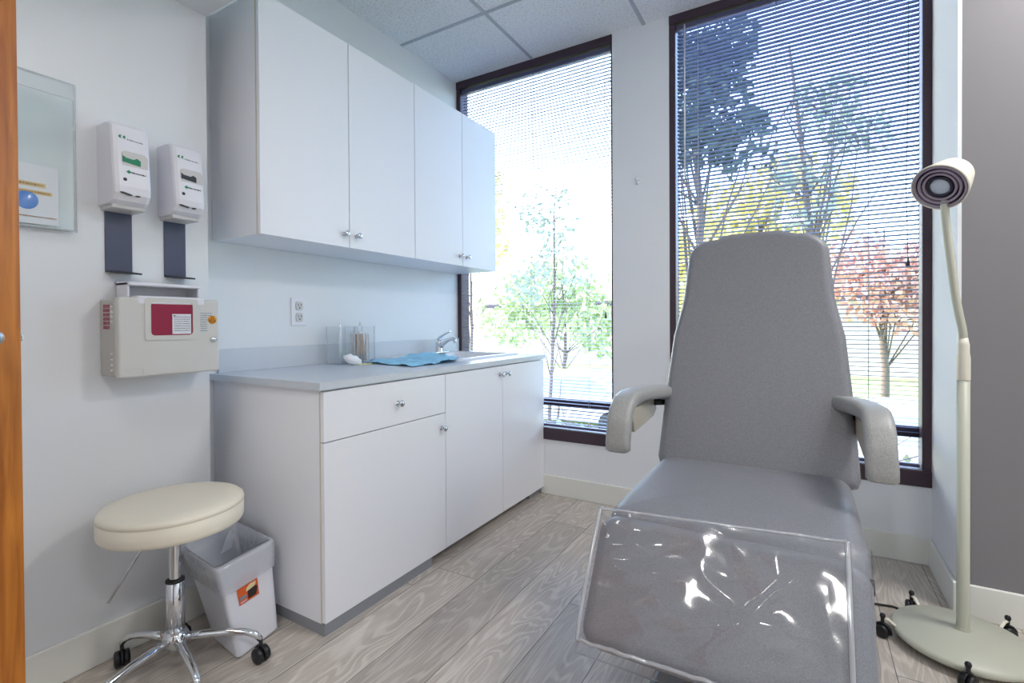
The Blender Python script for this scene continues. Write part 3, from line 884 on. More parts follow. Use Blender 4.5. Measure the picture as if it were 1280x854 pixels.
MB().lathe([(.028, 0), (.026, .001), (0, .001)], (WL + .017, .545, 1.51), (1, 0, 0), 28).build('sticker', M_['blueball'], cd)
g = MB(); g.box(WL + .0172, WL + .0176, .43, .590, 1.552, 1.566).box(WL + .0172, WL + .0176, .50, .605, 1.530, 1.542); g.build('gold_band', M_['gold'], cd)
g = MB(); scribble(g, WL + .0178, .45, .585, 1.559, .006, seed=50); scribble(g, WL + .0178, .51, .600, 1.536, .005, seed=51); scribble(g, WL + .0178, .44, .615, 1.462, .004, seed=52)
g.build('card_print', M_['brown'], cd)

# ------------------------------------------------------------------ wooden door leaf at the left edge
dx, dy_ = -1.10, .290
t = thing('door_1', 'open orange-brown wooden door at the left edge', 'door', (dx, dy_, 0))
del t['label'], t['category']; t['kind'] = 'structure'
R_ = Matrix.Translation(Vector((dx, dy_, 0))) @ Matrix.Rotation(math.radians(24), 4, 'Z')
MB().box(-.04, 0, -.86, 0, .008, 2.10, .002, 1, mtx=R_).build('door_leaf', M_['door'], t)
lb = MB().box(-.026, -.012, -.002, .013, 1.104, 1.118, .003, 2, mtx=R_); lb.build('latch', M_['nickel'], t)
hd = MB()
pt = lambda x, y, z: R_ @ Vector((x, y, z))
hd.lathe([(.027, 0), (.027, .006), (.02, .010), (.010, .012), (.010, .045), (0, .045)], pt(0, -.070, 1.112), (R_.to_3x3() @ Vector((1, 0, 0))), 20)
hd.tube([pt(.040, -.070, 1.112), pt(.046, -.09, 1.112), pt(.046, -.17, 1.110)], .009, 10)
hd.build('door_handle', M_['nickel'], t)

# ------------------------------------------------------------------ exam chair
CX = -.163
t = thing('exam_chair', 'grey vinyl exam chair with upright backrest facing the room', 'chair', (CX, 1.5, 0))
V = M_['vinyl']
# backrest: u across, v up the slope, w towards the front
bz, by = .60, 1.80; la = math.radians(13.5)
bv = Vector((0, math.sin(la), math.cos(la))); bw = Vector((0, -math.cos(la), math.sin(la)))
bo = Vector((CX + .007, by + .075, bz))
outl = []
hw0, hw1, Lb = .303, .230, .865
rt = .10
pts = [(-hw0, .03), (-hw0 + .008, .008), (-hw0 + .03, 0), (hw0 - .03, 0), (hw0 - .008, .008), (hw0, .03)]
for (sx) in (1, -1):
    arc = []
    for i in range(11):
        a = (PI / 2 * i / 10); arc.append((sx * (hw1 - rt + rt * math.cos(a)), Lb - rt * .95 + rt * .80 * math.sin(a)))
    if sx == -1: arc = arc[::-1]
    if sx == 1: pts += [(hw0 - .012, .25), (hw0 - .032, .48), (hw1 + .012, Lb - .25)] + arc + [(hw1 * .35, Lb + .001)]
    else: pts += [(-hw1 * .35, Lb + .001)] + arc + [(-hw1 - .012, Lb - .25), (-hw0 + .032, .48), (-hw0 + .012, .25)]
outl = densify(pts, .03)
fb = lambda u, v, w_: bo + Vector((u, 0, 0)) + bv * v + bw * (w_ - .012 * math.sin(min(1, max(0, v / Lb)) * PI) + .0)
br = MB().pad(outl, .085, fb, .028, .0015, 7, 40).build('backrest', V, t)
MB().tube([fb(u, v, .052) for u, v in outl], .0022, 6, closed=True).build('piping', V, br)
# seat
so_ = rrect(-.285, .285, 1.235, 1.865, [.05, .05, .06, .06], 6); so_ = densify(so_, .04)
MB().pad(so_, .115, lambda u, v, w_: Vector((CX + u * (1 + .012 * math.sin((v - 1.2) * 4)), v, .535 + w_ - .015 * max(0, (1.34 - v) / .1) ** 2 * (w_ / .115))), .045, .012, 8, 20).build('seat', V, t)
# legrest: hinge at the seat front, hanging down towards the room
lt = Vector((0, 1.228, .640)); ld = Vector((0, -.54, -.842)).normalized(); ln = Vector((0, -ld.z * -1, 0))
ln = Vector((0, ld.z, -ld.y)).normalized()                # outward face normal
if ln.y > 0: ln = -ln
LL = .305; LT = .125
fl = lambda u, v, w_: Vector((CX + u, 0, 0)) + lt + ld * v + ln * (w_ - LT)
lo = densify(rrect(-.297, .284, 0, LL, [.05, .05, .045, .045], 6), .035)
lg = MB().pad(lo, LT, fl, .034, .006, 8, 16).build('legrest', V, t)
# armrests
def pad_sweep(path, width, thick, side):
    """rounded strip swept along a y-z path"""
    mb = MB(); sec = rrect(-width / 2, width / 2, -thick / 2, thick / 2, min(width, thick) * .38, 4); m = len(sec); rings = []
    P = [Vector(p) for p in path]
    for i, p in enumerate(P):
        tt = (P[min(i + 1, len(P) - 1)] - P[max(i - 1, 0)]).normalized()
        xa = Vector((1, 0, 0)); xa = (xa - tt * xa.dot(tt)).normalized(); nn = tt.cross(xa)
        s = 1.0
        if i == 0 or i == len(P) - 1: s = .78
        rings.append([p + xa * (a * s) + nn * (b * s) for a, b in sec])
    vs = [q for r_ in rings for q in r_]
    fs = [[i * m + k, i * m + (k + 1) % m, (i + 1) * m + (k + 1) % m, (i + 1) * m + k] for i in range(len(rings) - 1) for k in range(m)]
    fs += [list(range(m))[::-1], [(len(rings) - 1) * m + k for k in range(m)]]
    mb.add(vs, fs, smooth=True); return mb


for s in (-1, 1):
    ax = CX + (.330 if s > 0 else -.352); dzb = .018 if s > 0 else .008
    path = [(ax - s * .070, 1.905, .868), (ax - s * .066, 1.895, .869), (ax - s * .035, 1.80, .876), (ax - s * .015, 1.72, .879), (ax, 1.65, .874), (ax, 1.60, .860), (ax, 1.565, .832), (ax, 1.55, .79), (ax + s * .002, 1.545, .735 + dzb), (ax + s * .002, 1.545, .712 + dzb), (ax + s * .002, 1.545, .706 + dzb)]
    a = pad_sweep(path, .070 if s > 0 else .078, .046, s).build('armrest', M_['arm'], t)
    br_ = MB()
    br_.prism([(ax - s * .030, 1.59, .842), (ax - s * .030, 1.88, .846), (ax - s * .030, 1.90, .80), (ax - s * .030, 1.86, .78), (ax - s * .030, 1.62, .765)], (s * .012, 0, 0)).build('arm_bracket', M_['bracket'], t)
    MB().tube([(ax - s * .03, 1.87, .83), (ax - s * .07, 1.90, .83)], .012, 12).build('arm_pivot', M_['darkmetal'], t)
    MB().tube([(CX + s * .288, 1.262, .575), (CX + s * .262, 1.262, .575)], .016, 14).build('hinge', M_['darkmetal'], t)
# frame and pedestal
MB().box(CX - .22, CX + .22, 1.30, 1.86, .485, .535, .006).build('seat_frame', M_['darkmetal'], t)
MB().box(CX - .14, CX + .14, 1.50, 1.78, .085, .485, .012).build('pedestal', M_['darkmetal'], t)
MB().box(CX - .23, CX + .23, 1.18, 1.90, .012, .085, .02, 3).build('base', M_['black'], t)
MB().prism([(CX - .03, 1.885, .50), (CX + .03, 1.885, .50), (CX + .03, 1.99, .9), (CX - .03, 1.99, .9)], (0, .02, .004)).build('back_support', M_['darkmetal'], t)
for sx in (-1, 1):
    for yy in (1.24, 1.84): MB().lathe([(.018, 0), (.018, .012), (0, .012)], (CX + sx * .2, yy, 0), seg=16).build('foot', M_['black'], t)

# clear plastic cover slipped over the legrest
cv = thing('plastic_cover', 'clear plastic cover slipped over the chair legrest', 'cover', (CX, 1.2, .35))
mb = MB(); vs = []; NU, NV = 110, 90
UL, UR = -.292, .240


def film(u, v):
    """u 0..1 across, v 0..1 down the face and round the lower end"""
    x = UL + (UR - UL) * u
    VL = LL + .012
    v0 = -.002 - .028 * u; vv = v0 + v * (VL - v0 + .11)
    bulge = .013 + .006 * math.sin(PI * min(1, max(0, vv / VL)))
    if vv <= VL - .045:
        p = fl(x, vv, LT + bulge)
    else:
        # round the lower edge and go back under the cushion end
        q = (vv - (VL - .045)); a = min(q / .055, PI / 2)
        base = fl(x, VL - .045, LT - .045 + bulge * .8)
        if a < PI / 2: p = base + ld * (.055 * math.sin(a)) + ln * (.045 * math.cos(a) + .0)
        else: p = base + ld * .055 - ln * (q - .055 * PI / 2)
    ed = min(u, 1 - u)
    nq = Vector((x * 9, vv * 9, 1.7))
    wv = noise.noise(nq * .9) * .007 + abs(noise.noise(Vector((x * 7 + vv * 4, vv * 13 - x * 6, 4)))) * -.007 + noise.noise(Vector((x * 5, vv * 24, 3))) * .0016
    # strong crease running diagonally over the face
    ax_, av = UL + (UR - UL) * .90, .02; bx_, bvv = UL + (UR - UL) * .50, VL * .80
    d = Vector((bx_ - ax_, bvv - av)); L2 = d.length; d /= L2
    tt = (x - ax_) * d.x + (vv - av) * d.y; dist = abs((x - ax_) * -d.y + (vv - av) * d.x)
    if 0 < tt < L2: wv += .011 * math.exp(-(dist / .010) ** 2) * math.sin(PI * tt / L2)
    wv += .010 * math.exp(-((vv - .215 + (x + .05) * .35) / .022) ** 2 - ((x - .0) / .11) ** 2)
    # gathers at the upper left
    wv += .006 * math.sin((vv * 95 + x * 25)) * math.exp(-(((x - (UL + .11)) / .06) ** 2 + ((vv - .08) / .07) ** 2))
    fall = min(1, ed * 14)
    return p + ln * wv * fall


grid = [[film(i / NU, j / NV) for j in range(NV + 1)] for i in range(NU + 1)]
vs = [p for row in grid for p in row]
fs = [[i * (NV + 1) + j, (i + 1) * (NV + 1) + j, (i + 1) * (NV + 1) + j + 1, i * (NV + 1) + j + 1] for i in range(NU) for j in range(NV)]
mb.add(vs, fs, smooth=True); mb.build('front_film', M_['film'], cv)
# side films wrapping round the cushion sides
for side, u in (('l', 0), ('r', NU)):
    mb = MB(); vs = []; K = 10
    s = -1 if u == 0 else 1
    for j in range(NV + 1):
        p0 = grid[u][j]
        for k in range(K + 1):
            f = k / K; vv = -.03 + j / NV * (LL + .15)
            out = math.sin(f * PI) * .012 + (.032 * min(1, f * 3) if s > 0 else .004 * min(1, f * 2))
            dd = .10 * f * (1 if vv < LL - .03 else max(0.05, 1 - (vv - LL + .03) / .1))
            wv = noise.noise(Vector((vv * 26, f * 3, 9 + s))) * .006 * math.sin(f * PI)
            vs.append(p0 + Vector((s * (out + wv), 0, 0)) - ln * dd)
    fs = [[j * (K + 1) + k, (j + 1) * (K + 1) + k, (j + 1) * (K + 1) + k + 1, j * (K + 1) + k + 1] for j in range(NV) for k in range(K)]
    mb.add(vs, fs, smooth=True); mb.build('side_film', M_['film'], cv)
jb = int(NV * (.03 + LL - .014) / (LL + .152))
for pts_, r_ in (([grid[0][j] for j in range(0, jb + 1)], .0056), ([grid[NU][j] for j in range(0, jb + 1)], .0056), ([grid[i][0] for i in range(NU + 1)], .0038), ([grid[i][jb] + Vector((0, 0, .004 * noise.noise(Vector((i * .2, 0, 0))))) for i in range(NU + 1)], .0050)):
    MB().tube(pts_, r_, 8).build('seam', M_['seam'], cv)

# ------------------------------------------------------------------ casters


def caster(mb_w, mb_f, c, z_top, ang, r=.024, w2=.009):
    ax = Vector((math.cos(ang), math.sin(ang), 0)); c = Vector(c)
    for s in (-1, 1):
        mb_w.lathe([(0, -w2), (r * .7, -w2), (r, -w2 * .6), (r, w2 * .6), (r * .7, w2), (0, w2)], c + ax * (s * (w2 + .002)), ax, 20)
    fwd = Vector((-ax.y, ax.x, 0))
    mb_f.tube([c + Vector((0, 0, .0)), c + Vector((0, 0, r + .004)), Vector((c.x, c.y, z_top))], .006, 8)
    hood = []
    for i in range(9):
        a = -.3 + i * (PI + .3) / 8; hood.append(c + fwd * (math.cos(a) * (r + .003)) + Vector((0, 0, math.sin(a) * (r + .003))))
    mb_f.tube(hood, .0045, 6)


# ------------------------------------------------------------------ stool
sx_, sy_ = -1.757, .820
t = thing('rolling_stool', 'cream round-seat rolling stool with chrome base beside the waste bin', 'stool', (sx_, sy_, 0))
sc = Vector((sx_, sy_, 0))
MB().lathe([(0, .482), (.186, .482), (.196, .486), (.199, .496), (.1995, .540), (.197, .5415), (.2005, .544), (.198, .554), (.189, .562), (.155, .566), (.08, .568), (0, .5685)], sc, seg=64).build('seat', M_['cream'], t)
MB().tube([(sx_, sy_, .45), (sx_, sy_, .478)], .05, 20).build('seat_plate', M_['black'], t)
MB().lathe([(.0165, .29), (.0165, .455)], sc, seg=24).build('gas_lift', M_['chrome'], t)
MB().lathe([(0, .300), (.027, .300), (.027, .307), (.017, .311)], sc, seg=24).build('collar', M_['black'], t)
MB().lathe([(0, .10), (.026, .10), (.026, .300), (.022, .303)], sc, seg=28).build('column', M_['chrome'], t)
MB().lathe([(0, .072), (.016, .072), (.018, .085), (.036, .10), (.038, .125), (.030, .14), (.026, .142)], sc, seg=28).build('hub', M_['chrome'], t)
lv = MB().tube([(sx_ - .02, sy_ - .015, .468), (sx_ - .045, sy_ - .045, .462), (sx_ - .093, sy_ - .146, .273)], .0042, 10).build('lever', M_['chrome'], t)
LEGS = ((42, .255), (150, .190), (201, .205), (284, .25), (347, .25))
for k in range(5):
    a = math.radians(LEGS[k][0]); ca, sa = math.cos(a), math.sin(a)
    R_k = LEGS[k][1]
    P = lambda r_, z: (sx_ + ca * r_, sy_ + sa * r_, z)
    lg = MB().tube([P(.030, .115), (P(.08, .117)), P(R_k * .58, .115), P(R_k - .045, .107), P(R_k - .015, .094), P(R_k, .075)], [.0135, .013, .012, .011, .0105, .009], 14).build('leg', M_['chrome'], t)
    w_, f_ = MB(), MB(); caster(w_, f_, P(R_k, .026), .078, a + .9, .026, .010)
    cs = w_.build('caster', M_['wheel'], lg); f_.build('caster_fork', M_['black'], lg)

# ------------------------------------------------------------------ waste bin
t = thing('waste_bin', 'translucent white rectangular waste bin with an orange label behind the stool', 'bin', (-1.80, 1.02, 0))
A0, B0 = Vector((-1.640, .955, .004)), Vector((-1.680, 1.135, .004)); dep = Vector((-.195, .022, 0))
A1, B1 = Vector((-1.660, .905, .315)), Vector((-1.712, 1.130, .315)); dep1 = Vector((-.285, .028, 0))
D0, C0 = A0 + dep, B0 + dep; D1, C1 = A1 + dep1, B1 + dep1


def loopq(q, r=.02, n=4):
    out = []
    for i in range(4):
        p = q[i]; a = (q[i - 1] - p); b = (q[(i + 1) % 4] - p); a = a.normalized() * r; b = b.normalized() * r
        for k in range(n + 1):
            s = k / n; out.append(p + a * (1 - s) ** 2 + b * s ** 2)
    return out


def lerp4(q0, q1, s): return [a.lerp(b, s) for a, b in zip(q0, q1)]


Q0, Q1 = [A0, B0, C0, D0], [A1, B1, C1, D1]
cen = (sum(Q1, Vector()) / 4)
rings = [loopq(lerp4(Q0, Q1, s), .022) for s in (0, .02, .5, .80)]
wide = lambda q, k, dz: [p + (p - sum(q, Vector()) / 4).normalized() * k + Vector((0, 0, dz)) for p in q]
qq = lerp4(Q0, Q1, .82); rings.append(loopq(wide(qq, .006, 0), .024)); rings.append(loopq(wide(Q1, .006, 0), .026))
rings.append(loopq(wide(Q1, .012, .004), .028)); rings.append(loopq(wide(Q1, .010, .009), .027)); rings.append(loopq(wide(Q1, 0, .008), .022))
inner_r = [loopq(wide(lerp4(Q0, Q1, s), -.006, .004), .02) for s in (.98, .5, .03)]
rings += inner_r
n = len(rings[0]); mb = MB(); vs = [p for r_ in rings for p in r_]
fs = [[i * n + k, i * n + (k + 1) % n, (i + 1) * n + (k + 1) % n, (i + 1) * n + k] for i in range(len(rings) - 1) for k in range(n)]
fs += [list(range(n))[::-1], [(len(rings) - 1) * n + k for k in range(n)]]
mb.add(vs, fs, smooth=True); mb.build('bin_body', M_['bin'], t)
# bag folded over the rim
mb = MB(); vs = []; rr_ = []
for s, k in ((.35, .010), (.74, .013), (.86, .016), (1.0, .019), (1.05, .012), (1.05, -.004), (.9, -.012), (.6, -.016)):
    base_ = loopq(wide(lerp4(Q0, Q1, s), k, 0), .026); rr_.append([p + Vector((noise.noise(p * 34) * .010, noise.noise(p * 29) * .010, noise.noise(p * 25) * .010 * (1 if s < .95 else .3))) for p in base_])
rr_ = rr_[1:]
n = len(rr_[0]); vs = [p for r_ in rr_ for p in r_]
fs = [[i * n + k, i * n + (k + 1) % n, (i + 1) * n + (k + 1) % n, (i + 1) * n + k] for i in range(len(rr_) - 1) for k in range(n)]
mb.add(vs, fs, smooth=True); mb.build('bin_bag', M_['bag'], t)
# label on the face towards the room
fn = (B0 - A0).cross(A1 - A0).normalized()
if fn.x < 0: fn = -fn
def onface(s, h): return (A0.lerp(B0, s)).lerp(A1.lerp(B1, s), h) + fn * .0022


def lab(name, pts, m, off=0): MB().prism([onface(a, b) + fn * off for a, b in pts], fn * .0008).build(name, m, t)


lab('label', [(.22, .53), (.62, .53), (.62, .71), (.22, .71)], M_['lorange'])
lab('label_heading', [(.22, .715), (.62, .715), (.62, .82), (.22, .82)], M_['lpink'])
lab('label_picture', [(.40, .55), (.56, .55), (.60, .62), (.58, .65), (.40, .64)], M_['lblack'], .0009)
lab('label_picture', [(.38, .635), (.56, .655), (.58, .695), (.46, .70), (.38, .67)], M_['lcream'], .0009)
lab('label_print', [(.24, .545), (.37, .545), (.37, .562), (.24, .562)], M_['lpink'], .0009)
lab('label_print', [(.24, .58), (.37, .58), (.37, .615), (.24, .615)], M_['greyp'], .0009)

# ------------------------------------------------------------------ floor lamp
lx, ly = .464, 2.232; px_, py_ = .473, 2.262
t = thing('floor_lamp', 'cream gooseneck exam lamp on a round wheeled base', 'lamp', (lx, ly, 0))
MB().lathe([(0, .024), (.185, .024), (.193, .030), (.194, .040), (.186, .050), (.05, .060), (0, .060)], (lx, ly, 0), seg=64).build('base', M_['lampc'], t)
MB().lathe([(.021, .052), (.023, .056), (.0185, .070)], (px_, py_, 0), seg=24).build('pole_collar', M_['lampc'], t)
MB().lathe([(.018, .06), (.018, .93), (.0, .93)], (px_, py_, 0), seg=24).build('pole', M_['lampc'], t)
MB().lathe([(.019, .925), (.019, 1.00), (.0165, 1.02), (.0165, 1.045), (.012, 1.07), (0, 1.07)], (px_, py_, 0), seg=24).build('neck_socket', M_['lamph'], t)
for k in range(5):
    a = math.radians(46 + 72 * k); ca, sa = math.cos(a), math.sin(a); R_k = .226
    P = lambda r_, z: (lx + ca * r_, ly + sa * r_, z)
    arm_ = MB().tube([P(.16, .020), P(.19, .046), P(.21, .062), P(R_k, .064)], [.0055, .0055, .0055, .005], 10).build('caster_arm', M_['lamph'], t)
    w_, f_ = MB(), MB(); caster(w_, f_, P(R_k, .022), .070, a + 1.0, .022, .009)
    f_.lathe([(0, .084), (.007, .081), (.0095, .074), (.007, .066), (0, .064)], P(R_k, 0), seg=12)
    w_.build('caster', M_['wheel'], arm_); f_.build('caster_fork', M_['black'], arm_)
# gooseneck
neck = [(px_, py_, 1.05), (px_ - .001, py_, 1.09), (px_ - .012, py_, 1.15), (px_ - .022, py_, 1.22), (px_ - .033, py_, 1.33), (px_ - .044, py_, 1.44), (px_ - .052, py_ - .002, 1.53), (px_ - .046, py_ + .002, 1.585)]
sm = []
for i in range(len(neck) - 1):
    a, b = Vector(neck[i]), Vector(neck[i + 1])
    for k in range(4): sm.append(a.lerp(b, k / 4))
sm.append(Vector(neck[-1]))
for _ in range(3): sm = [sm[0]] + [(sm[i - 1] + sm[i] * 2 + sm[i + 1]) / 4 for i in range(1, len(sm) - 1)] + [sm[-1]]
MB().tube(sm, .0125, 14).build('gooseneck', M_['lampc'], t)
# head
hc = Vector((.402, 2.225, 1.590)); hd_ = Vector((-.45, -.62, -.50)).normalized()
L_ = .105; R0 = .083
hb = MB().lathe([(0, -L_), (R0 * .62, -L_), (R0 * .72, -L_ + .006), (R0 * .80, -L_ + .03), (R0 * .97, -.012), (R0, 0), (R0, .004), (R0 * .96, .006), (R0 * .94, 0)], hc, hd_, 48).build('lamp_head', M_['lamph'], t)
prof_r = [(R0 * .95, .002, 'r'), (R0 * .90, -.004), (R0 * .84, .000)]
MB().lathe([(R0 * .95, -.004), (0, -.012)], hc, hd_, 48).build('grille_plate', M_['lampdark'], hb)
for rad, hh in ((.93, .004), (.76, .003), (.60, .001)):
    MB().lathe([(R0 * rad, -.008), (R0 * rad, hh), (R0 * (rad - .02), hh + .002), (R0 * (rad - .085), hh), (R0 * (rad - .09), -.010)], hc, hd_, 48).build('grille_ring', M_['lampring'], hb)
MB().lathe([(R0 * .46, -.01), (R0 * .44, .002), (R0 * .36, .002), (R0 * .34, -.006)], hc, hd_, 40).build('lens_bezel', M_['lampdark'], hb)
MB().lathe([(R0 * .345, -.004), (R0 * .28, -.0015), (0, 0.001)], hc, hd_, 40).build('lens', M_['lens'], hb)

mb = MB().tube([(-.02, 1.92, .006), (.08, 2.30, .005), (.18, 2.405, .005), (.30, 2.43, .005), (.37, 2.39, .006), (.43, 2.33, .010)], .0045, 8)
tag(mb.build('power_cable', M_['black']), 'black power cable on the floor from the exam chair to the lamp', 'cable')

# ------------------------------------------------------------------ added fill lights (outside the frame, brightening the room)
t = thing('fill_panel', 'added rectangular fill light, out of view, in the tiled ceiling', 'fill light', (1.2, 2.05, CZ))
MB().box(.84, 1.555, 1.80, 2.30, CZ - .008, CZ - .001).build('frame', M_['wplast'], t)
MB().box(.86, 1.535, 1.82, 2.28, CZ - .012, CZ - .008).build('fill_face', M_['diff'], t)
area('fill_panel_lamp', (1.2, 2.05, CZ - .02), .66, .44, FILL_MAIN)  # added source, not a known fixture; brightens the room from the right
for i, (x, y) in enumerate(((-1.2, .1), (.9, .1), (-.15, -.7))):  # added round lights; brighten surfaces that face the viewer
    t = thing('fill_light', ('added round fill light, out of view, in the low ceiling nearest the left wall', 'added round fill light, out of view, in the low ceiling nearest the right side wall', 'added round fill light, out of view, in the low ceiling near the back wall')[i], 'fill light', (x, y, CLOW), 'added low ceiling fill lights')
    MB().lathe([(.10, 0), (.10, -.004), (.085, -.006), (.08, 0)], (x, y, CLOW), seg=32).build('trim_ring', M_['wplast'], t)
    MB().lathe([(.08, -.002), (0, -.003)], (x, y, CLOW), seg=32).build('fill_face', M_['diff'], t)
    area('fill_light_lamp', (x, y, CLOW - .01), .3, .3, FILL_LOW[i])

# ------------------------------------------------------------------ outdoors
GZ = -1.5
tag_s = struct('ground', MB().box(-60, 60, W + .3, 90, GZ - .1, GZ), M_['ground'])
struct('ground_lawn', MB().box(-30, 30, W + .3, 5.9, GZ, GZ + .04).box(-40, 40, 12, 60, GZ, GZ + .05), M_['grass'])


def tree(label, x, y, h, crown, nleaf, lsize, lm, trunk=.10, lean=0, bare=False, sq=(1, 1, 1), group='trees outside the windows'):
    rnd = random.Random(hash(label) % 1000 if False else int(abs(x * 131 + y * 17) * 10))
    h += .95; t = thing('tree', label, 'tree', (x, y, GZ), group)
    tb = MB(); top = Vector((x + lean, y, GZ + h))
    base_ = Vector((x, y, GZ)); P = [base_.lerp(top, s) + Vector((noise.noise(Vector((s * 3, x, y))) * .15 * s * (1 - s) * 4, 0, 0)) for s in [i / 8 for i in range(9)]]
    tb.tube(P, [trunk * (1 - .8 * i / 8) for i in range(9)], 8)
    cc = [Vector(c_[:3]) for c_ in crown]
    for k in range(26):
        s = rnd.uniform(.3, .95); i = int(s * 8); a = P[i]
        tgt = rnd.choice(cc) + Vector((rnd.gauss(0, .5), rnd.gauss(0, .5), rnd.gauss(0, .4)))
        mid = a.lerp(tgt, .5) + Vector((rnd.gauss(0, .15), rnd.gauss(0, .15), .1))
        tb.tube([a, mid, tgt], [trunk * .22, trunk * .13, trunk * .04], 5)
    tb.build('trunk', M_['bark'], t)
    fm = MB(); vs = []; fs = []
    tot = sum(c_[3] ** 2 for c_ in crown)
    for c_ in crown:
        for k in range(int(nleaf * c_[3] ** 2 / tot)):
            d = Vector((rnd.gauss(0, 1), rnd.gauss(0, 1), rnd.gauss(0, 1))).normalized() * (rnd.random() ** .45) * c_[3]
            d = Vector((d.x * sq[0], d.y * sq[1], d.z * sq[2]))
            if noise.noise((Vector(c_[:3]) + d) * 1.6) < -.12: continue
            p = Vector(c_[:3]) + d
            a = Vector((rnd.gauss(0, 1), rnd.gauss(0, 1), rnd.gauss(0, .6))).normalized(); b = a.orthogonal().normalized()
            b = (Matrix.Rotation(rnd.uniform(0, 6.28), 3, a) @ b); q = a.cross(b)
            s = lsize * rnd.uniform(.6, 1.3); n_ = len(vs)
            vs += [p - b * s, p + q * s * .5, p + b * s, p - q * s * .5]; fs.append([n_, n_ + 1, n_ + 2, n_ + 3])
    fm.add(vs, fs, smooth=False); fm.build('foliage', lm, t)


L1 = leaf_mat('leaf_dark_green', (62, 82, 74)); L2 = leaf_mat('leaf_yellow', (216, 206, 128)); L3 = leaf_mat('leaf_red', (210, 160, 144))
L4 = leaf_mat('leaf_green', (164, 178, 124)); L5 = leaf_mat('leaf_grey_green', (152, 162, 142)); L6 = leaf_mat('leaf_orange', (228, 168, 110))
tree('tall dark evergreen seen high through the wide window', -1.7, 9.5, 6.6, [(-1.7, 9.5, 4.9, 1.0), (-1.4, 9.6, 6.0, .8), (-2.3, 9.4, 5.8, .9), (-.9, 9.5, 4.2, .6)], 4200, .11, L1, .12)
tree('yellow-leaved tree low behind the chair backrest in the wide window', -.9, 13.5, 5.0, [(-1.5, 13.5, 3.2, 1.4), (-.2, 13.6, 3.8, 1.3), (-2.6, 13.4, 2.4, 1.2)], 5000, .13, L2, .14)
tree('slanting dark trunk tree with small crown in the middle of the wide window', .35, 11.0, 7.0, [(-.1, 11, 3.6, .7), (.4, 11, 5.2, .6), (.9, 11.1, 4.4, .6)], 1100, .09, L5, .11, -.6)
tree('reddish tree right of the chair backrest in the wide window', 1.9, 17.0, 4.2, [(1.3, 17, 2.4, 1.3), (2.4, 17, 2.0, 1.3)], 3600, .13, L3, .12)
tree('green tree at the right side of the wide window', 6.2, 14.0, 4.4, [(5.8, 14, 3.0, 1.4), (7.2, 14.2, 3.4, 1.5), (5.0, 13.8, 1.4, .9)], 4200, .13, L4, .12)
tree('thin pale yellow tree high up in the narrow window', -7.2, 10.2, 5.5, [(-7.2, 10.2, 4.2, 1.1), (-6.8, 10.2, 3.1, .7)], 1700, .10, L2, .06)
tree('slender sparse tree in the middle of the narrow window', -4.75, 9.6, 4.6, [(-4.8, 9.6, 3.4, .7), (-4.4, 9.6, 2.3, .7), (-5.2, 9.6, 2.0, .6)], 900, .08, L5, .05, .2)
tree('pale green tree low in the narrow window', -6.2, 13.5, 3.6, [(-6.4, 13.5, 1.9, 1.3), (-5.0, 13.5, 1.3, 1.2), (-8.0, 13.6, 1.5, 1.2)], 3800, .12, L4, .08)
for i, (x, y, r_, lm, lb_) in enumerate(((-2.6, 5.6, .8, L5, 'low grey-green shrub below the narrow window, beside the lawn edge'), (.9, 5.7, .8, L5, 'low grey-green shrub outside behind the right armrest'), (-7.4, 7.6, .8, L4, 'bright green shrub outside seen over the sink'), (2.6, 11.0, .9, L4, 'bright green shrub outside at the far right of the wide window'))):
    tree(lb_, x, y, r_ * 1.2, [(x, y, GZ + r_ * .8, r_), (x + r_ * .7, y, GZ + r_ * .6, r_ * .7), (x - r_ * .7, y + .1, GZ + r_ * .6, r_ * .7)], 1800, .06, lm, .03, group='shrubs outside')


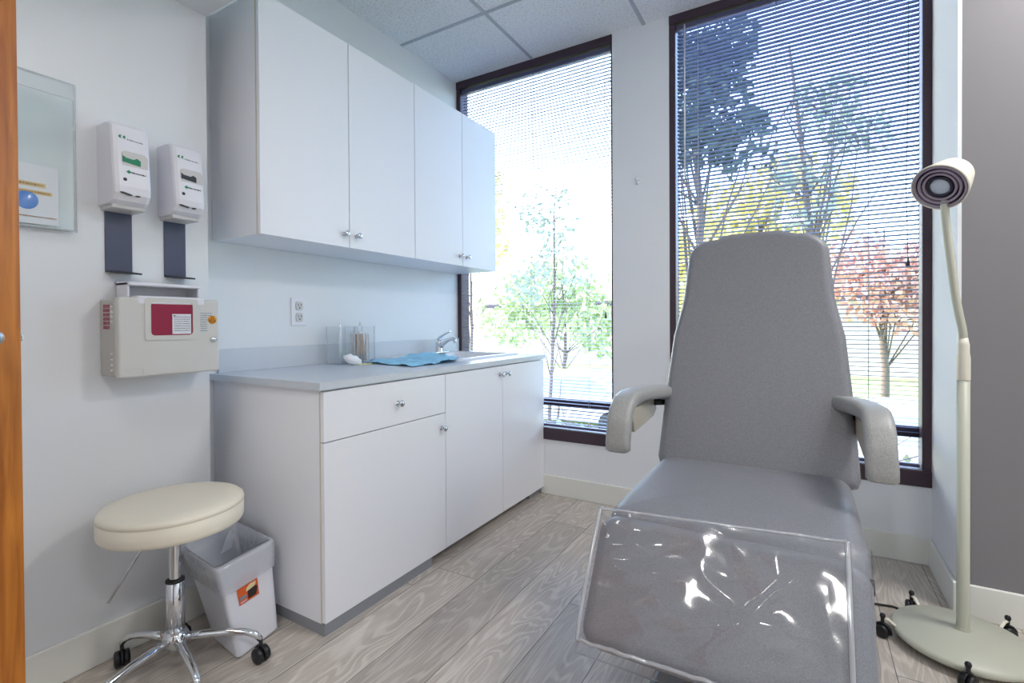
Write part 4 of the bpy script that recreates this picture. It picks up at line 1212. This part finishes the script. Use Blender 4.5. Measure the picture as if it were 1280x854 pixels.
def car(label, x, y, ang):
    t = thing('parked_car', label, 'car', (x, y, GZ)); mt = Matrix.Translation((x, y, GZ)) @ Matrix.Rotation(ang, 4, 'Z')
    prof = [(-2.2, .35), (-2.25, .65), (-2.1, .85), (-1.3, .95), (-.6, 1.40), (.9, 1.42), (1.7, 1.0), (2.15, .92), (2.25, .6), (2.2, .35)]
    mb = MB(); rings = []
    for yy, sc, dz in ((-.88, .97, -.02), (-.80, 1, 0), (.80, 1, 0), (.88, .97, -.02)):
        rings.append([mt @ Vector((px * sc, yy * (1 if pz < 1.1 else .82), pz + (dz if pz > .4 else 0))) for px, pz in prof])
    m = len(prof); vs = [p for r_ in rings for p in r_]
    fs = [[i * m + k, i * m + (k + 1) % m, (i + 1) * m + (k + 1) % m, (i + 1) * m + k] for i in range(3) for k in range(m)] + [list(range(m))[::-1], [3 * m + k for k in range(m)]]
    mb.add(vs, fs, smooth=False); mb.build('car_body', M_['car'], t)
    for s in (-1, 1):
        g = MB(); poly = [mt @ Vector((a, s * b, c_)) for a, b, c_ in ((-1.15, .885, .97), (1.5, .885, .99), (.85, .75, 1.36), (-.55, .75, 1.34))]
        g.prism(poly, (mt.to_3x3() @ Vector((0, s * .012, 0)))); g.build('side_window', M_['carg'], t)
        for wx in (-1.4, 1.4):
            MB().lathe([(0, -.1), (.3, -.1), (.32, -.06), (.32, .06), (.3, .1), (0, .1)], mt @ Vector((wx, s * .8, .32)), mt.to_3x3() @ Vector((0, 1, 0)), 24).build('wheel', M_['tyre'], t)


car('white parked car outside, seen low in the narrow window', -5.2, 11.4, .1)
car('white parked car outside, seen low in the wide window beside the right armrest', 1.5, 9.2, -.06)
t = thing('far_building', 'pale low building beyond the parked cars and trees', 'building', (2, 30, GZ))
MB().box(-18, 24, 28, 34, GZ, GZ + 3.6).build('walls', M_['brick'], t)
MB().box(-18.4, 24.4, 27.6, 34.4, GZ + 3.6, GZ + 3.9).build('roof', M_['frame'], t)

for o in bpy.data.objects:
    if '_w' in o: del o['_w']
